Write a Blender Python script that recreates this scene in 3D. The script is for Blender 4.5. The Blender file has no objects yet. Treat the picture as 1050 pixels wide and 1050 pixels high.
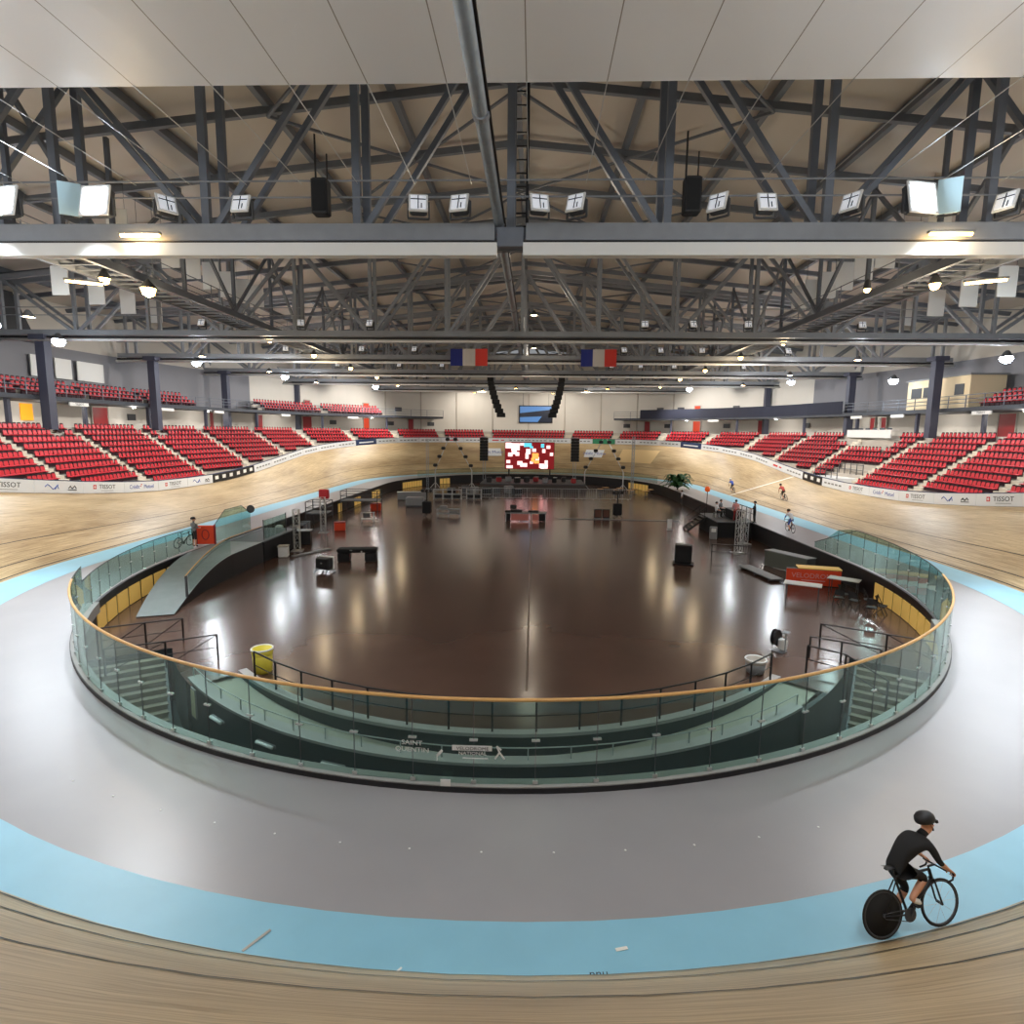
import bpy, bmesh, math, random
from mathutils import Vector, Matrix, Quaternion
random.seed(7)
C = bpy.context.scene.collection
SC = bpy.context.scene
A = -1.0            # long axis of the hall (x), y runs along it
FLOOR = -1.3        # arena floor, z = 0 is the flat riding surface
V = Vector

# ---------------------------------------------------------------- materials
MATS = {}
def lin(c):
    return tuple((x/12.92 if x <= .04045 else ((x+.055)/1.055)**2.4) for x in [v/255. for v in c])
def mat(name, rgb, rough=.6, metal=0., noise=0., nscale=3., bump=0., spec=.5, emit=0., stretch=None, ecol=None, coat=0.):
    if name in MATS: return MATS[name]
    m = bpy.data.materials.new(name); m.use_nodes = True
    nt = m.node_tree; b = nt.nodes['Principled BSDF']
    col = lin(rgb)
    b.inputs['Base Color'].default_value = (*col, 1)
    b.inputs['Roughness'].default_value = rough
    b.inputs['Metallic'].default_value = metal
    b.inputs['Specular IOR Level'].default_value = spec
    b.inputs['Coat Weight'].default_value = coat
    if emit:
        b.inputs['Emission Color'].default_value = (*lin(ecol or rgb), 1)
        b.inputs['Emission Strength'].default_value = emit
    if noise or bump:
        tc = nt.nodes.new('ShaderNodeTexCoord'); mp = nt.nodes.new('ShaderNodeMapping')
        if stretch: mp.inputs['Scale'].default_value = stretch
        n = nt.nodes.new('ShaderNodeTexNoise'); n.inputs['Scale'].default_value = nscale; n.inputs['Detail'].default_value = 6
        nt.links.new(tc.outputs['Object'], mp.inputs['Vector']); nt.links.new(mp.outputs['Vector'], n.inputs['Vector'])
        if noise:
            r = nt.nodes.new('ShaderNodeValToRGB')
            r.color_ramp.interpolation = 'B_SPLINE'; r.color_ramp.elements[0].position = .25; r.color_ramp.elements[1].position = .75
            r.color_ramp.elements[0].color = (*[c*(1-noise) for c in col], 1)
            r.color_ramp.elements[1].color = (*[min(1, c*(1+noise)) for c in col], 1)
            nt.links.new(n.outputs['Fac'], r.inputs['Fac']); nt.links.new(r.outputs['Color'], b.inputs['Base Color'])
        if bump:
            bp = nt.nodes.new('ShaderNodeBump'); bp.inputs['Strength'].default_value = bump; bp.inputs['Distance'].default_value = .02
            nt.links.new(n.outputs['Fac'], bp.inputs['Height']); nt.links.new(bp.outputs['Normal'], b.inputs['Normal'])
    MATS[name] = m
    return m
def glass_mat(name, tint, gloss=.9):
    m = bpy.data.materials.new(name); m.use_nodes = True; nt = m.node_tree
    nt.nodes.clear()
    o = nt.nodes.new('ShaderNodeOutputMaterial'); mx = nt.nodes.new('ShaderNodeMixShader')
    t = nt.nodes.new('ShaderNodeBsdfTransparent'); t.inputs['Color'].default_value = (*tint, 1)
    g = nt.nodes.new('ShaderNodeBsdfGlossy'); g.inputs['Roughness'].default_value = .03; g.inputs['Color'].default_value = (.9, 1, .97, 1)
    f = nt.nodes.new('ShaderNodeLayerWeight'); pw = nt.nodes.new('ShaderNodeMath'); pw.operation = 'POWER'; pw.inputs[1].default_value = 5.
    ml = nt.nodes.new('ShaderNodeMath'); ml.operation = 'MULTIPLY_ADD'; ml.inputs[1].default_value = .9; ml.inputs[2].default_value = .035; f.inputs['Blend'].default_value = .5
    nt.links.new(f.outputs['Facing'], pw.inputs[0]); nt.links.new(pw.outputs[0], ml.inputs[0])
    nt.links.new(ml.outputs[0], mx.inputs[0]); nt.links.new(t.outputs[0], mx.inputs[1]); nt.links.new(g.outputs[0], mx.inputs[2])
    nt.links.new(mx.outputs[0], o.inputs[0])
    MATS[name] = m
    return m
def wood_mat(name, light, dark, rough=.38):
    """long thin planks laid along the lane: u = metres across the lane, v = metres along it"""
    m = bpy.data.materials.new(name); m.use_nodes = True; nt = m.node_tree; b = nt.nodes['Principled BSDF']
    uv = nt.nodes.new('ShaderNodeUVMap'); uv.uv_map = 'lane'
    sep = nt.nodes.new('ShaderNodeSeparateXYZ'); nt.links.new(uv.outputs[0], sep.inputs[0])
    def noise(sx, sy, detail=4):
        mp = nt.nodes.new('ShaderNodeMapping'); mp.inputs['Scale'].default_value = (sx, sy, 1)
        n = nt.nodes.new('ShaderNodeTexNoise'); n.inputs['Scale'].default_value = 1; n.inputs['Detail'].default_value = detail
        nt.links.new(uv.outputs[0], mp.inputs['Vector']); nt.links.new(mp.outputs[0], n.inputs['Vector']); return n
    n1 = noise(17, .5, 3); n2 = noise(.5, .1, 4); n3 = noise(26, 2.2, 3)
    def math_(op, a, bb):
        k = nt.nodes.new('ShaderNodeMath'); k.operation = op
        for i, x in enumerate((a, bb)):
            if isinstance(x, (int, float)): k.inputs[i].default_value = x
            else: nt.links.new(x, k.inputs[i])
        return k.outputs[0]
    s = math_('ADD', math_('MULTIPLY', n1.outputs['Fac'], .55), math_('MULTIPLY', n2.outputs['Fac'], .45))
    r = nt.nodes.new('ShaderNodeValToRGB'); nt.links.new(s, r.inputs['Fac'])
    r.color_ramp.elements[0].position = .36; r.color_ramp.elements[1].position = .64
    r.color_ramp.elements[0].color = (*lin(dark), 1); r.color_ramp.elements[1].color = (*lin(light), 1)
    # dark scuffs in the grain
    r2 = nt.nodes.new('ShaderNodeValToRGB'); nt.links.new(n3.outputs['Fac'], r2.inputs['Fac'])
    r2.color_ramp.elements[0].position = .29; r2.color_ramp.elements[1].position = .37
    r2.color_ramp.elements[0].color = (.45, .4, .33, 1); r2.color_ramp.elements[1].color = (1, 1, 1, 1)
    mix = nt.nodes.new('ShaderNodeMix'); mix.data_type = 'RGBA'; mix.blend_type = 'MULTIPLY'; mix.inputs[0].default_value = .8
    nt.links.new(r.outputs['Color'], mix.inputs[6]); nt.links.new(r2.outputs['Color'], mix.inputs[7])
    nt.links.new(mix.outputs[2], b.inputs['Base Color'])
    b.inputs['Roughness'].default_value = rough; b.inputs['Specular IOR Level'].default_value = .45
    MATS[name] = m
    return m

M = dict(
    wood=wood_mat('track_wood', (206, 182, 142), (144, 118, 82)),
    blue=mat('blue_band', (136, 190, 212), .42, noise=.06, nscale=1.2),
    line=mat('dark_line', (44, 38, 36), .5),
    white_line=mat('white_paint', (236, 234, 226), .5),
    grey=mat('grey_floor', (150, 148, 150), .33, noise=.07, nscale=.5, spec=.5),
    arena=mat('arena_floor', (86, 66, 57), .18, noise=.22, nscale=.3, spec=.38),
    concrete=mat('concrete', (176, 168, 158), .8, noise=.12, nscale=1.3),
    step=mat('step_concrete', (205, 196, 180), .8, noise=.08, nscale=2.),
    wallw=mat('white_wall', (205, 200, 192), .75, noise=.04, nscale=.4),
    deck=mat('roof_deck', (196, 188, 178), .55, noise=.12, nscale=.25, stretch=(1, .25, 1)),
    steel=mat('grey_steel', (138, 142, 148), .5, metal=.15, noise=.1, nscale=2.),
    dsteel=mat('dark_steel', (108, 114, 124), .5, metal=.15, noise=.1, nscale=2.),
    galv=mat('galvanised', (150, 158, 165), .42, metal=.55, noise=.12, nscale=4.),
    pillar=mat('pillar_paint', (66, 68, 84), .5),
    black=mat('black_paint', (22, 22, 25), .5),
    blackf=mat('black_fabric', (18, 18, 20), .85, noise=.2, nscale=6.),
    navy=mat('navy_fabric', (22, 26, 44), .8, noise=.15, nscale=3.),
    pit=mat('pit_wall', (40, 52, 54), .5, noise=.12, nscale=1.5),
    rim=mat('rim_coping', (158, 156, 154), .55, noise=.08, nscale=2.),
    ramp=mat('ramp_floor', (158, 156, 142), .6, noise=.12, nscale=.9),
    brass=mat('handrail_wood', (206, 160, 96), .35, noise=.1, nscale=4.),
    red=mat('red_seat', (200, 44, 56), .42, noise=.08, nscale=8.),
    dred=mat('dark_red', (150, 30, 36), .5),
    orange=mat('orange_red', (226, 72, 36), .55),
    white=mat('white_plastic', (228, 228, 226), .45),
    sheet_=mat('white_sheet', (214, 208, 204), .6, noise=.03, nscale=.3),
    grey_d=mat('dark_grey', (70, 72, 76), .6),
    grey_m=mat('mid_grey', (128, 130, 132), .5, noise=.08, nscale=4.),
    alu=mat('aluminium', (196, 198, 198), .35, metal=.6),
    wall_shaded=mat('shaded_upper_wall', (128, 128, 134), .75, noise=.06, nscale=.4),
    amber=mat('amber_panel', (206, 170, 88), .5, emit=.22, ecol=(255, 205, 110)),
    lampw=mat('lamp_white', (255, 255, 255), .5, emit=45., ecol=(225, 240, 255)),
    lampo=mat('lamp_warm', (255, 240, 210), .5, emit=22., ecol=(255, 196, 110)),
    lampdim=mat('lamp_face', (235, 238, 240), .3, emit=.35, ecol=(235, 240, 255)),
    skin=mat('skin', (205, 150, 120), .55),
    leaf=mat('leaf', (40, 82, 40), .5, noise=.3, nscale=3.),
    yellow=mat('yellow_liner', (222, 206, 70), .5),
    tyre=mat('tyre', (20, 20, 22), .6),
    cloth_b=mat('blue_jersey', (60, 84, 170), .7), cloth_w=mat('white_jersey', (225, 226, 232), .7),
    cloth_g=mat('grey_jersey', (120, 124, 128), .7), cloth_p=mat('pink_top', (220, 150, 150), .7), cloth_r=mat('red_jersey', (170, 60, 50), .7),
    flagb=mat('flag_blue', (30, 44, 130), .7), flagw=mat('flag_white', (205, 200, 195), .7), flagr=mat('flag_red', (214, 60, 50), .7),
    vidblue=mat('video_blue', (70, 110, 160), .4, emit=.7, ecol=(70, 115, 170)), viddark=mat('video_dark', (20, 30, 50), .4, emit=.1, ecol=(20, 30, 60)),
    scr_d=mat('screen_maroon', (90, 10, 18), .4, emit=1., ecol=(120, 14, 20)),
    scr_w=mat('screen_white', (255, 225, 222), .4, emit=1.5, ecol=(255, 205, 205)),
    scr_c=mat('screen_cyan', (90, 200, 220), .4, emit=1.2, ecol=(90, 205, 225)),
    scr_o=mat('screen_orange', (255, 170, 80), .4, emit=1.4, ecol=(255, 160, 80)),
    txt=mat('print_dark', (44, 46, 54), .6), txtb=mat('print_blue', (60, 90, 170), .6), txtr=mat('print_red', (205, 50, 55), .6),
    board=mat('board_white', (226, 230, 235), .5), boardn=mat('board_navy', (40, 56, 96), .5), boardk=mat('board_black', (30, 30, 34), .5),
    boardg=mat('board_green', (60, 150, 110), .5),
    greydoor=mat('pale_door', (168, 164, 156), .6),
)
M['glass'] = glass_mat('green_glass', (.70, .83, .80))
M['glassd'] = glass_mat('pale_glass', (.9, .96, .95))

# ---------------------------------------------------------------- mesh builder
class MB:
    def __init__(s): s.v = []; s.f = []; s.mi = []; s.uv = {}
    def add(s, vs, fs, mi=0, M4=None):
        b = len(s.v)
        s.v += [tuple(M4 @ V(p)) if M4 is not None else tuple(p) for p in vs]
        for f in fs: s.f.append(tuple(b+i for i in f)); s.mi.append(mi)
        return s
    def box(s, c, d, mi=0, rz=0., rot=None):
        x, y, z = [k/2 for k in d]
        R = (rot if rot is not None else Matrix.Rotation(rz, 3, 'Z')).to_4x4()
        R.translation = V(c)
        vs = [(sx*x, sy*y, sz*z) for sz in (-1, 1) for sx, sy in ((-1, -1), (1, -1), (1, 1), (-1, 1))]
        return s.add(vs, [(3, 2, 1, 0), (4, 5, 6, 7), (0, 1, 5, 4), (1, 2, 6, 5), (2, 3, 7, 6), (3, 0, 4, 7)], mi, R)
    def bevbox(s, c, d, r=.03, mi=0, rz=0.):
        """box with chamfered vertical and top edges"""
        x, y, z = [k/2 for k in d]; r = min(r, x*.45, y*.45, z*.45)
        R = Matrix.Rotation(rz, 4, 'Z'); R.translation = V(c)
        def ring(ix, iy, zz):
            X, Y = x-ix, y-iy
            return [(-X+r, -Y, zz), (X-r, -Y, zz), (X, -Y+r, zz), (X, Y-r, zz), (X-r, Y, zz), (-X+r, Y, zz), (-X, Y-r, zz), (-X, -Y+r, zz)]
        vs = ring(r, r, -z)+ring(0, 0, -z+r)+ring(0, 0, z-r)+ring(r, r, z)
        fs = [tuple(range(7, -1, -1)), tuple(range(24, 32))]
        for k in range(3):
            for i in range(8):
                j = (i+1) % 8; fs.append((k*8+i, k*8+j, k*8+8+j, k*8+8+i))
        return s.add(vs, fs, mi, R)
    def bar(s, p, q, w=.1, h=.1, mi=0):
        p, q = V(p), V(q); d = q-p; L = d.length
        if L < 1e-6: return s
        d /= L
        up = V((0, 0, 1)) if abs(d.z) < .95 else V((0, 1, 0))
        sx = d.cross(up).normalized(); sz = sx.cross(d)
        vs = [tuple(o+sx*(a*w/2)+sz*(b*h/2)) for o in (p, q) for a, b in ((-1, -1), (1, -1), (1, 1), (-1, 1))]
        return s.add(vs, [(0, 1, 2, 3), (7, 6, 5, 4), (0, 4, 5, 1), (1, 5, 6, 2), (2, 6, 7, 3), (3, 7, 4, 0)], mi)
    def tube(s, pts, r=.03, n=8, mi=0, closed=False, rr=None):
        pts = [V(p) for p in pts]; k = len(pts); vs = []; prev = None
        for i, p in enumerate(pts):
            if closed: d = pts[(i+1) % k]-pts[i-1]
            else: d = pts[min(i+1, k-1)]-pts[max(i-1, 0)]
            d.normalize()
            if prev is None:
                up = V((0, 0, 1)) if abs(d.z) < .9 else V((1, 0, 0))
                a = d.cross(up).normalized()
            else:
                a = (prev-d*prev.dot(d)).normalized()
            prev = a; b = d.cross(a)
            R = rr[i] if rr else r
            vs += [tuple(p+(a*math.cos(t)+b*math.sin(t))*R) for t in [2*math.pi*j/n for j in range(n)]]
        fs = []
        for i in range(k if closed else k-1):
            for j in range(n):
                i2 = (i+1) % k; j2 = (j+1) % n
                fs.append((i*n+j, i*n+j2, i2*n+j2, i2*n+j))
        if not closed: fs += [tuple(range(n-1, -1, -1)), tuple(range((k-1)*n, k*n))]
        return s.add(vs, fs, mi)
    def lathe(s, prof, c=(0, 0, 0), n=16, mi=0, M4=None):
        vs = []; fs = []
        for r, z in prof:
            vs += [(c[0]+r*math.cos(2*math.pi*j/n), c[1]+r*math.sin(2*math.pi*j/n), c[2]+z) for j in range(n)]
        for i in range(len(prof)-1):
            for j in range(n):
                j2 = (j+1) % n; fs.append((i*n+j, i*n+j2, (i+1)*n+j2, (i+1)*n+j))
        fs += [tuple(range(n-1, -1, -1)), tuple(range((len(prof)-1)*n, len(prof)*n))]
        return s.add(vs, fs, mi, M4)
    def strip(s, rows, mi=0, closed=False, mis=None):
        """rows: list of cross-sections (lists of points) joined one to the next"""
        m = len(rows[0]); b = [p for r in rows for p in r]; fs = []; k = len(rows)
        base = len(s.v); s.v += [tuple(p) for p in b]
        for i in range(k if closed else k-1):
            for j in range(m-1):
                i2 = (i+1) % k
                s.f.append((base+i*m+j, base+i*m+j+1, base+i2*m+j+1, base+i2*m+j)); s.mi.append(mis[j] if mis else mi)
        return s
    def build(s, name, mats, parent=None, smooth=False, fix=True):
        me = bpy.data.meshes.new(name); me.from_pydata(s.v, [], s.f)
        for m in (mats if isinstance(mats, (list, tuple)) else [mats]): me.materials.append(M[m] if isinstance(m, str) else m)
        me.polygons.foreach_set('material_index', s.mi)
        if smooth: me.polygons.foreach_set('use_smooth', [True]*len(me.polygons))
        me.update()
        if fix:
            bm = bmesh.new(); bm.from_mesh(me); bmesh.ops.recalc_face_normals(bm, faces=bm.faces); bm.to_mesh(me); bm.free()
        o = bpy.data.objects.new(name, me); C.objects.link(o)
        if parent is not None: o.parent = parent
        return o

def tag(o, label=None, cat=None, group=None, kind=None):
    if label: o['label'] = label
    if cat: o['category'] = cat
    if group: o['group'] = group
    if kind: o['kind'] = kind
    return o
def empty(name, loc=(0, 0, 0), rz=0., label=None, cat=None, group=None, kind=None):
    o = bpy.data.objects.new(name, None); C.objects.link(o); o.location = loc; o.rotation_euler = (0, 0, rz); o.empty_display_size = .2
    return tag(o, label, cat, group, kind)
KIDS = {}
def kids(o): return [c for c in o.children]
def copy_tree(o, parent=None, loc=None, rz=None, label=None, group=None):
    c = o.copy(); C.objects.link(c)
    if parent is not None: c.parent = parent
    if loc is not None: c.location = loc
    if rz is not None: c.rotation_euler = (0, 0, rz)
    if label: c['label'] = label
    if group: c['group'] = group
    for ch in kids(o): copy_tree(ch, c)
    return c
def struct(mb, name, mats, label=None, smooth=False, fix=True):
    o = mb.build(name, mats, None, smooth, fix); o['kind'] = 'structure'; o['label'] = label or name.replace('_', ' '); return o
def text(body, size, mt, parent, loc, rot, ext=.004, name='lettering', align='CENTER', sx=1.):
    cu = bpy.data.curves.new(name, 'FONT'); cu.body = body; cu.size = size; cu.extrude = ext; cu.align_x = align; cu.align_y = 'CENTER'
    cu.resolution_u = 2; cu.space_character = 1.0
    o = bpy.data.objects.new(name, cu); C.objects.link(o); o.data.materials.append(M[mt]); o.parent = parent
    dg = bpy.context.evaluated_depsgraph_get(); dg.update()
    me = bpy.data.meshes.new_from_object(o.evaluated_get(dg)); bpy.data.objects.remove(o); me.name = name
    o = bpy.data.objects.new(name, me); C.objects.link(o); o.parent = parent
    if not me.materials: me.materials.append(M[mt])
    o.location = loc; o.rotation_euler = rot; o.scale = (sx, 1, 1); return o
ORD = 'first second third fourth fifth sixth seventh eighth ninth tenth eleventh twelfth thirteenth fourteenth fifteenth sixteenth seventeenth eighteenth nineteenth twentieth'.split()
def ordn(i):
    if i < 20: return ORD[i]
    tens = {2: 'twenty', 3: 'thirty', 4: 'forty', 5: 'fifty', 6: 'sixty', 7: 'seventy'}
    t, u = divmod(i+1, 10)
    return tens[t]+'-'+ORD[u-1] if u else tens[t].replace('y', 'ieth')
# ---------------------------------------------------------------- track curves
R0 = 23.6; YN = 30.3; YF = 78.5
LQ = math.pi*R0/2; LS = YF-YN; LT = 4*LQ+2*LS
def track(s):
    """point and outward normal of the blue band's outer edge, s metres from the near apex, counter-clockwise"""
    s %= LT
    if s < LQ: a = -math.pi/2+s/R0; c = (A, YN)
    elif s < LQ+LS: return V((A+R0, YN+s-LQ, 0)), V((1, 0, 0)), abs(s-LQ-LS/2)
    elif s < 3*LQ+LS: a = (s-LQ-LS)/R0; c = (A, YF)
    elif s < 3*LQ+2*LS: return V((A-R0, YF-(s-3*LQ-LS), 0)), V((-1, 0, 0)), abs(s-3*LQ-LS-LS/2)
    else: a = math.pi+(s-3*LQ-2*LS)/R0; c = (A, YN)
    n = V((math.cos(a), math.sin(a), 0))
    d = min(abs(s-LQ-LS/2), abs(s-3*LQ-1.5*LS)); d = min(d, s+LQ+LS/2 if s < LQ else d, LT-s+LQ+LS/2 if s > LT-LQ else d)
    return V((c[0], c[1], 0))+n*R0, n, d
def sm(a, b, x):
    t = max(0, min(1, (x-a)/(b-a))); return t*t*(3-2*t)
WT = 7.5
def bank(s):
    p, n, d = track(s); b = math.radians(12.5+29.5*sm(2, 45, d)); return p, n, b
def tr(s, u, dz=0.):
    """a point u metres up the banked lane"""
    p, n, b = bank(s); return p+n*(u*math.cos(b))+V((0, 0, u*math.sin(b)+dz))
def edge(s):
    p, n, b = bank(s); return WT*math.cos(b), WT*math.sin(b)
def out(s, off, z):
    p, n, d = track(s); q = p+n*off; return V((q.x, q.y, z))
def boff(s): # back of the seat rows
    o, z = edge(s); return o+.7+(7.0-z)*1.5
# inner (fence) curve: two half ellipses and straights
IA, IB, IYN, IYF = 18.7, 21.4, 32.0, 76.8
def inner(t, off=0., z=0.):
    """t in degrees: -90..90 near half-ellipse (0 = near apex, + = right), 90..100 right straight, 100..280 far, 280..290 left straight"""
    t = (t+90) % 380-90
    if t <= 90:
        a = math.radians(t); p = V((A+IA*math.sin(a), IYN-IB*math.cos(a), z)); n = V((math.sin(a)/IA, -math.cos(a)/IB, 0))
    elif t <= 100: p = V((A+IA, IYN+(IYF-IYN)*(t-90)/10, z)); n = V((1, 0, 0))
    elif t <= 280:
        a = math.radians(t-100); p = V((A+IA*math.cos(a), IYF+IB*math.sin(a), z)); n = V((math.cos(a)/IA, math.sin(a)/IB, 0))
    else: p = V((A-IA, IYF-(IYF-IYN)*(t-280)/10, z)); n = V((-1, 0, 0))
    n.normalize()
    return p-n*off
def irange(t0, t1, step):
    k = max(1, round(abs(t1-t0)/step)); return [t0+(t1-t0)*i/k for i in range(k+1)]
def full_inner(step=2.5):
    return [t for t in irange(-90, 90, step)][:-1]+irange(90, 100, .5)[:-1]+irange(100, 280, step)[:-1]+irange(280, 290, .5)[:-1]

# ---------------------------------------------------------------- track bed
NS = 240
SS = [LT*i/NS for i in range(NS)]
def lane(name, u0, u1, mt, nseg, label, s0=0, s1=None, dz=0., ns=NS):
    mb = MB(); full = s1 is None; s1 = LT if full else s1
    k = ns; uvs = []
    for i in range(k):
        a, b = s0+(s1-s0)*i/k, s0+(s1-s0)*(i+1)/k
        for j in range(nseg):
            ua, ub = u0+(u1-u0)*j/nseg, u0+(u1-u0)*(j+1)/nseg
            mb.add([tr(a, ua, dz), tr(a, ub, dz), tr(b, ub, dz), tr(b, ua, dz)], [(0, 1, 2, 3)])
            uvs += [(ua, a), (ub, a), (ub, b), (ua, b)]
    o = mb.build(name, mt, None, False, False); o['kind'] = 'structure'; o['label'] = label
    l = o.data.uv_layers.new(name='lane')
    for i, q in enumerate(uvs): l.data[i].uv = q
    bm = bmesh.new(); bm.from_mesh(o.data); bmesh.ops.remove_doubles(bm, verts=bm.verts, dist=1e-4)
    bmesh.ops.recalc_face_normals(bm, faces=bm.faces)
    up = sum(f.normal.z*f.calc_area() for f in bm.faces)
    if up < 0: bmesh.ops.reverse_faces(bm, faces=bm.faces)
    bm.to_mesh(o.data); bm.free()
    for p in o.data.polygons: p.use_smooth = True
    return o
lane('track_floor', 0, WT, 'wood', 3, 'banked pale timber riding surface of the cycling track', s0=LT/2, s1=LT*1.5)
lane('trim_1', .12, .17, 'line', 1, 'dark line painted low on the timber track', dz=.012)
lane('trim_2', .80, .85, 'line', 1, 'second dark line painted on the timber track', dz=.012)
lane('trim_3', 2.3, 2.35, 'line', 1, 'upper dark line painted on the timber track', dz=.012)
# blue band and grey flat ring
def bw(s): return .86+1.0*(1-sm(28, 60, track(s)[2]))
mb = MB()
for i in range(NS):
    a, b = SS[i], SS[(i+1) % NS]
    mb.add([out(a, 0, 0), out(b, 0, 0), out(b, -bw(b), -.02), out(a, -bw(a), -.02)], [(0, 1, 2, 3)])
o = struct(mb, 'blue_floor', 'blue', 'pale blue painted band along the foot of the timber track', True)
mb = MB(); T = full_inner(2.0)
def nearest_s(p):
    best = min(range(0, 480), key=lambda i: (out(LT*i/480, -.86, 0)-p).length); return LT*best/480
rows = []
import bisect
tt = T; ss = []
for t in tt:
    # ray from the curve along its normal to the blue band
    p = inner(t); n = inner(t, -1)-p
    lo, hi = 0., 9.
    def inside(q):
        yy = min(max(q.y, YN), YF); return ((q.x-A)**2+(q.y-yy)**2)**.5 < R0-.84
    for _ in range(24):
        md = (lo+hi)/2
        if inside(p+n*md): lo = md
        else: hi = md
    q = p+n*lo
    rows.append([p+V((0, 0, -.03)), p+n*(lo*.5)+V((0, 0, -.03)), q+V((0, 0, -.03))])
mb.strip(rows, closed=True)
struct(mb, 'safety_floor', 'grey', 'grey polished flat ring between the blue band and the glass balustrade')
# painted marks
def patch(name, s0, s1, u0, u1, mt, label, dz=.008):
    mb = MB(); k = 6
    for i in range(k):
        a, b = s0+(s1-s0)*i/k, s0+(s1-s0)*(i+1)/k
        mb.add([tr(a, u0, dz), tr(a, u1, dz), tr(b, u1, dz), tr(b, u0, dz)], [(0, 1, 2, 3)])
    o = mb.build(name, mt); o['kind'] = 'structure'; o['label'] = label; return o
sR = lambda y: LQ+(y-YN)
patch('trim_4', sR(67.6), sR(67.9), 0, WT, 'white_line', 'white finish line painted across the timber track')
M['patchw'] = mat('new_timber', (222, 192, 140), .4, noise=.05, nscale=.5)
patch('trim_5', LQ+LS+16.5, LQ+LS+22.5, 3.2, 6.3, 'patchw', 'paler rectangle of timber in the far bend')
def tape(s, off, L, w, rz, label, mt='white_line', u=None):
    p = out(s, off, .006) if u is None else tr(s, u, .014)
    mb = MB(); mb.box((0, 0, 0), (L, w, .006))
    o = mb.build('tape_strip', mt); o.location = p; o.rotation_euler = (0, 0, rz); tag(o, label, 'tape'); return o
tape(2.35, -.36, .17, .05, .25, 'short white tape strip stuck on the blue band near the bottom centre')
tape(LT-2.75, -.22, .42, .04, 1.0, 'long pale tape mark slanting across the blue band edge', 'concrete')
tape(LT-.65, .05, .13, .025, .9, 'tiny white tape strip on the timber just outside the blue band', u=.1)
e = empty('track_lettering', tr(1.95, .035, .016), 0, 'small dark worn lettering on the timber right below the blue band', 'lettering'); text('nnu', .13, 'txt', e, (0, 0, 0), (.25, 0, .09), .001, sx=1.3)
for i in range(13):
    s = -9.2+i*1.35
    p = out(s, -2.25, -.008); mb = MB(); mb.lathe([(.02, 0), (.02, .006), (.012, .01)], n=10)
    o = mb.build('floor_stud', 'white'); o.location = p; tag(o, 'tiny white stud in the dotted arc across the grey floor', 'stud', 'dotted arc of floor studs')
# ground under the hall
mb = MB(); mb.box((A, 50, -4.2), (130, 190, .3)); struct(mb, 'ground_floor', 'concrete', 'concrete ground slab under the hall')

# ---------------------------------------------------------------- arena floor and inner wall
PH0, PH1 = -40, 43
mb = MB()
pts = []
for t in irange(PH1, 56, 2): pts.append(inner(t, 2.9, FLOOR))
for t in irange(56, 90, 2)[:-1]+irange(90, 100, 1)[:-1]+irange(100, 280, 2.5)[:-1]+irange(280, 290, 1)[:-1]+irange(290, 380-54, 2): pts.append(inner(t, .04, FLOOR))
pts += [inner(t, 2.9, FLOOR) for t in irange(-54, PH0, 2)]
pts += [inner(t, 4.5, FLOOR) for t in irange(PH0, PH1, 2)]
vs = [(p.x, p.y, p.z) for p in pts]
bm = bmesh.new(); bv = [bm.verts.new(v) for v in vs]; f = bm.faces.new(bv); bmesh.ops.triangulate(bm, faces=[f])
me = bpy.data.meshes.new('arena_floor'); bmesh.ops.recalc_face_normals(bm, faces=bm.faces)
if sum(f.normal.z for f in bm.faces) < 0: bmesh.ops.reverse_faces(bm, faces=bm.faces)
bm.to_mesh(me); bm.free(); me.materials.append(M['arena'])
o = bpy.data.objects.new('arena_floor', me); C.objects.link(o); tag(o, 'dark brown glossy arena floor inside the track', None, None, 'structure')
# seam down the middle of the floor
mb = MB(); mb.box((-.1, 50, FLOOR+.003), (.09, 64, .004)); struct(mb, 'trim_6', mat('seam', (88, 72, 62), .4), 'pale lengthwise seam in the arena floor')
# wall between arena floor and riding level
mb = MB(); rows = []
for t in full_inner(2.0):
    rows.append([inner(t, 0, FLOOR-.1), inner(t, 0, -.02), inner(t, .12, -.02), inner(t, .12, -.1), inner(t, .05, -.1), inner(t, .05, FLOOR-.1)])
mb.strip(rows, closed=True)
struct(mb, 'wall_inner', 'black', 'low black wall around the sunken arena floor')
# amber panels in that wall
nwin = 0
def wpanel(t0, t1, z0=FLOOR+.04, z1=-.42, mt='amber'):
    global nwin
    nwin += 1
    mb = MB(); a, b = inner(t0, .05), inner(t1, .05)
    d = (b-a); n = inner(t0, .2)-inner(t0, .05); n.normalize(); L = d.length; rz = math.atan2(d.y, d.x)
    c = (a+b)/2+n*.02
    mb.box((0, 0, (z0+z1)/2), (L*.84, .05, z1-z0), rz=rz)
    o = mb.build('window_%d' % nwin, mt); o.location = (c.x, c.y, 0); tag(o, 'amber lit panel in the low black arena wall', None, 'amber panels in the arena wall', 'structure')
def panels(t0, t1, n, gaps=()):
    for i in range(n):
        if i in gaps: continue
        wpanel(t0+(t1-t0)*i/n, t0+(t1-t0)*(i+1)/n)
panels(-63, -88, 7)
panels(59, 84, 9)
for t0, n in ((284.2, 1), (283.0, 2), (281.4, 3)): panels(t0, t0-.28*n, n)
panels(262, 248, 8); panels(237, 231, 3); panels(120, 134, 6)

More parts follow.
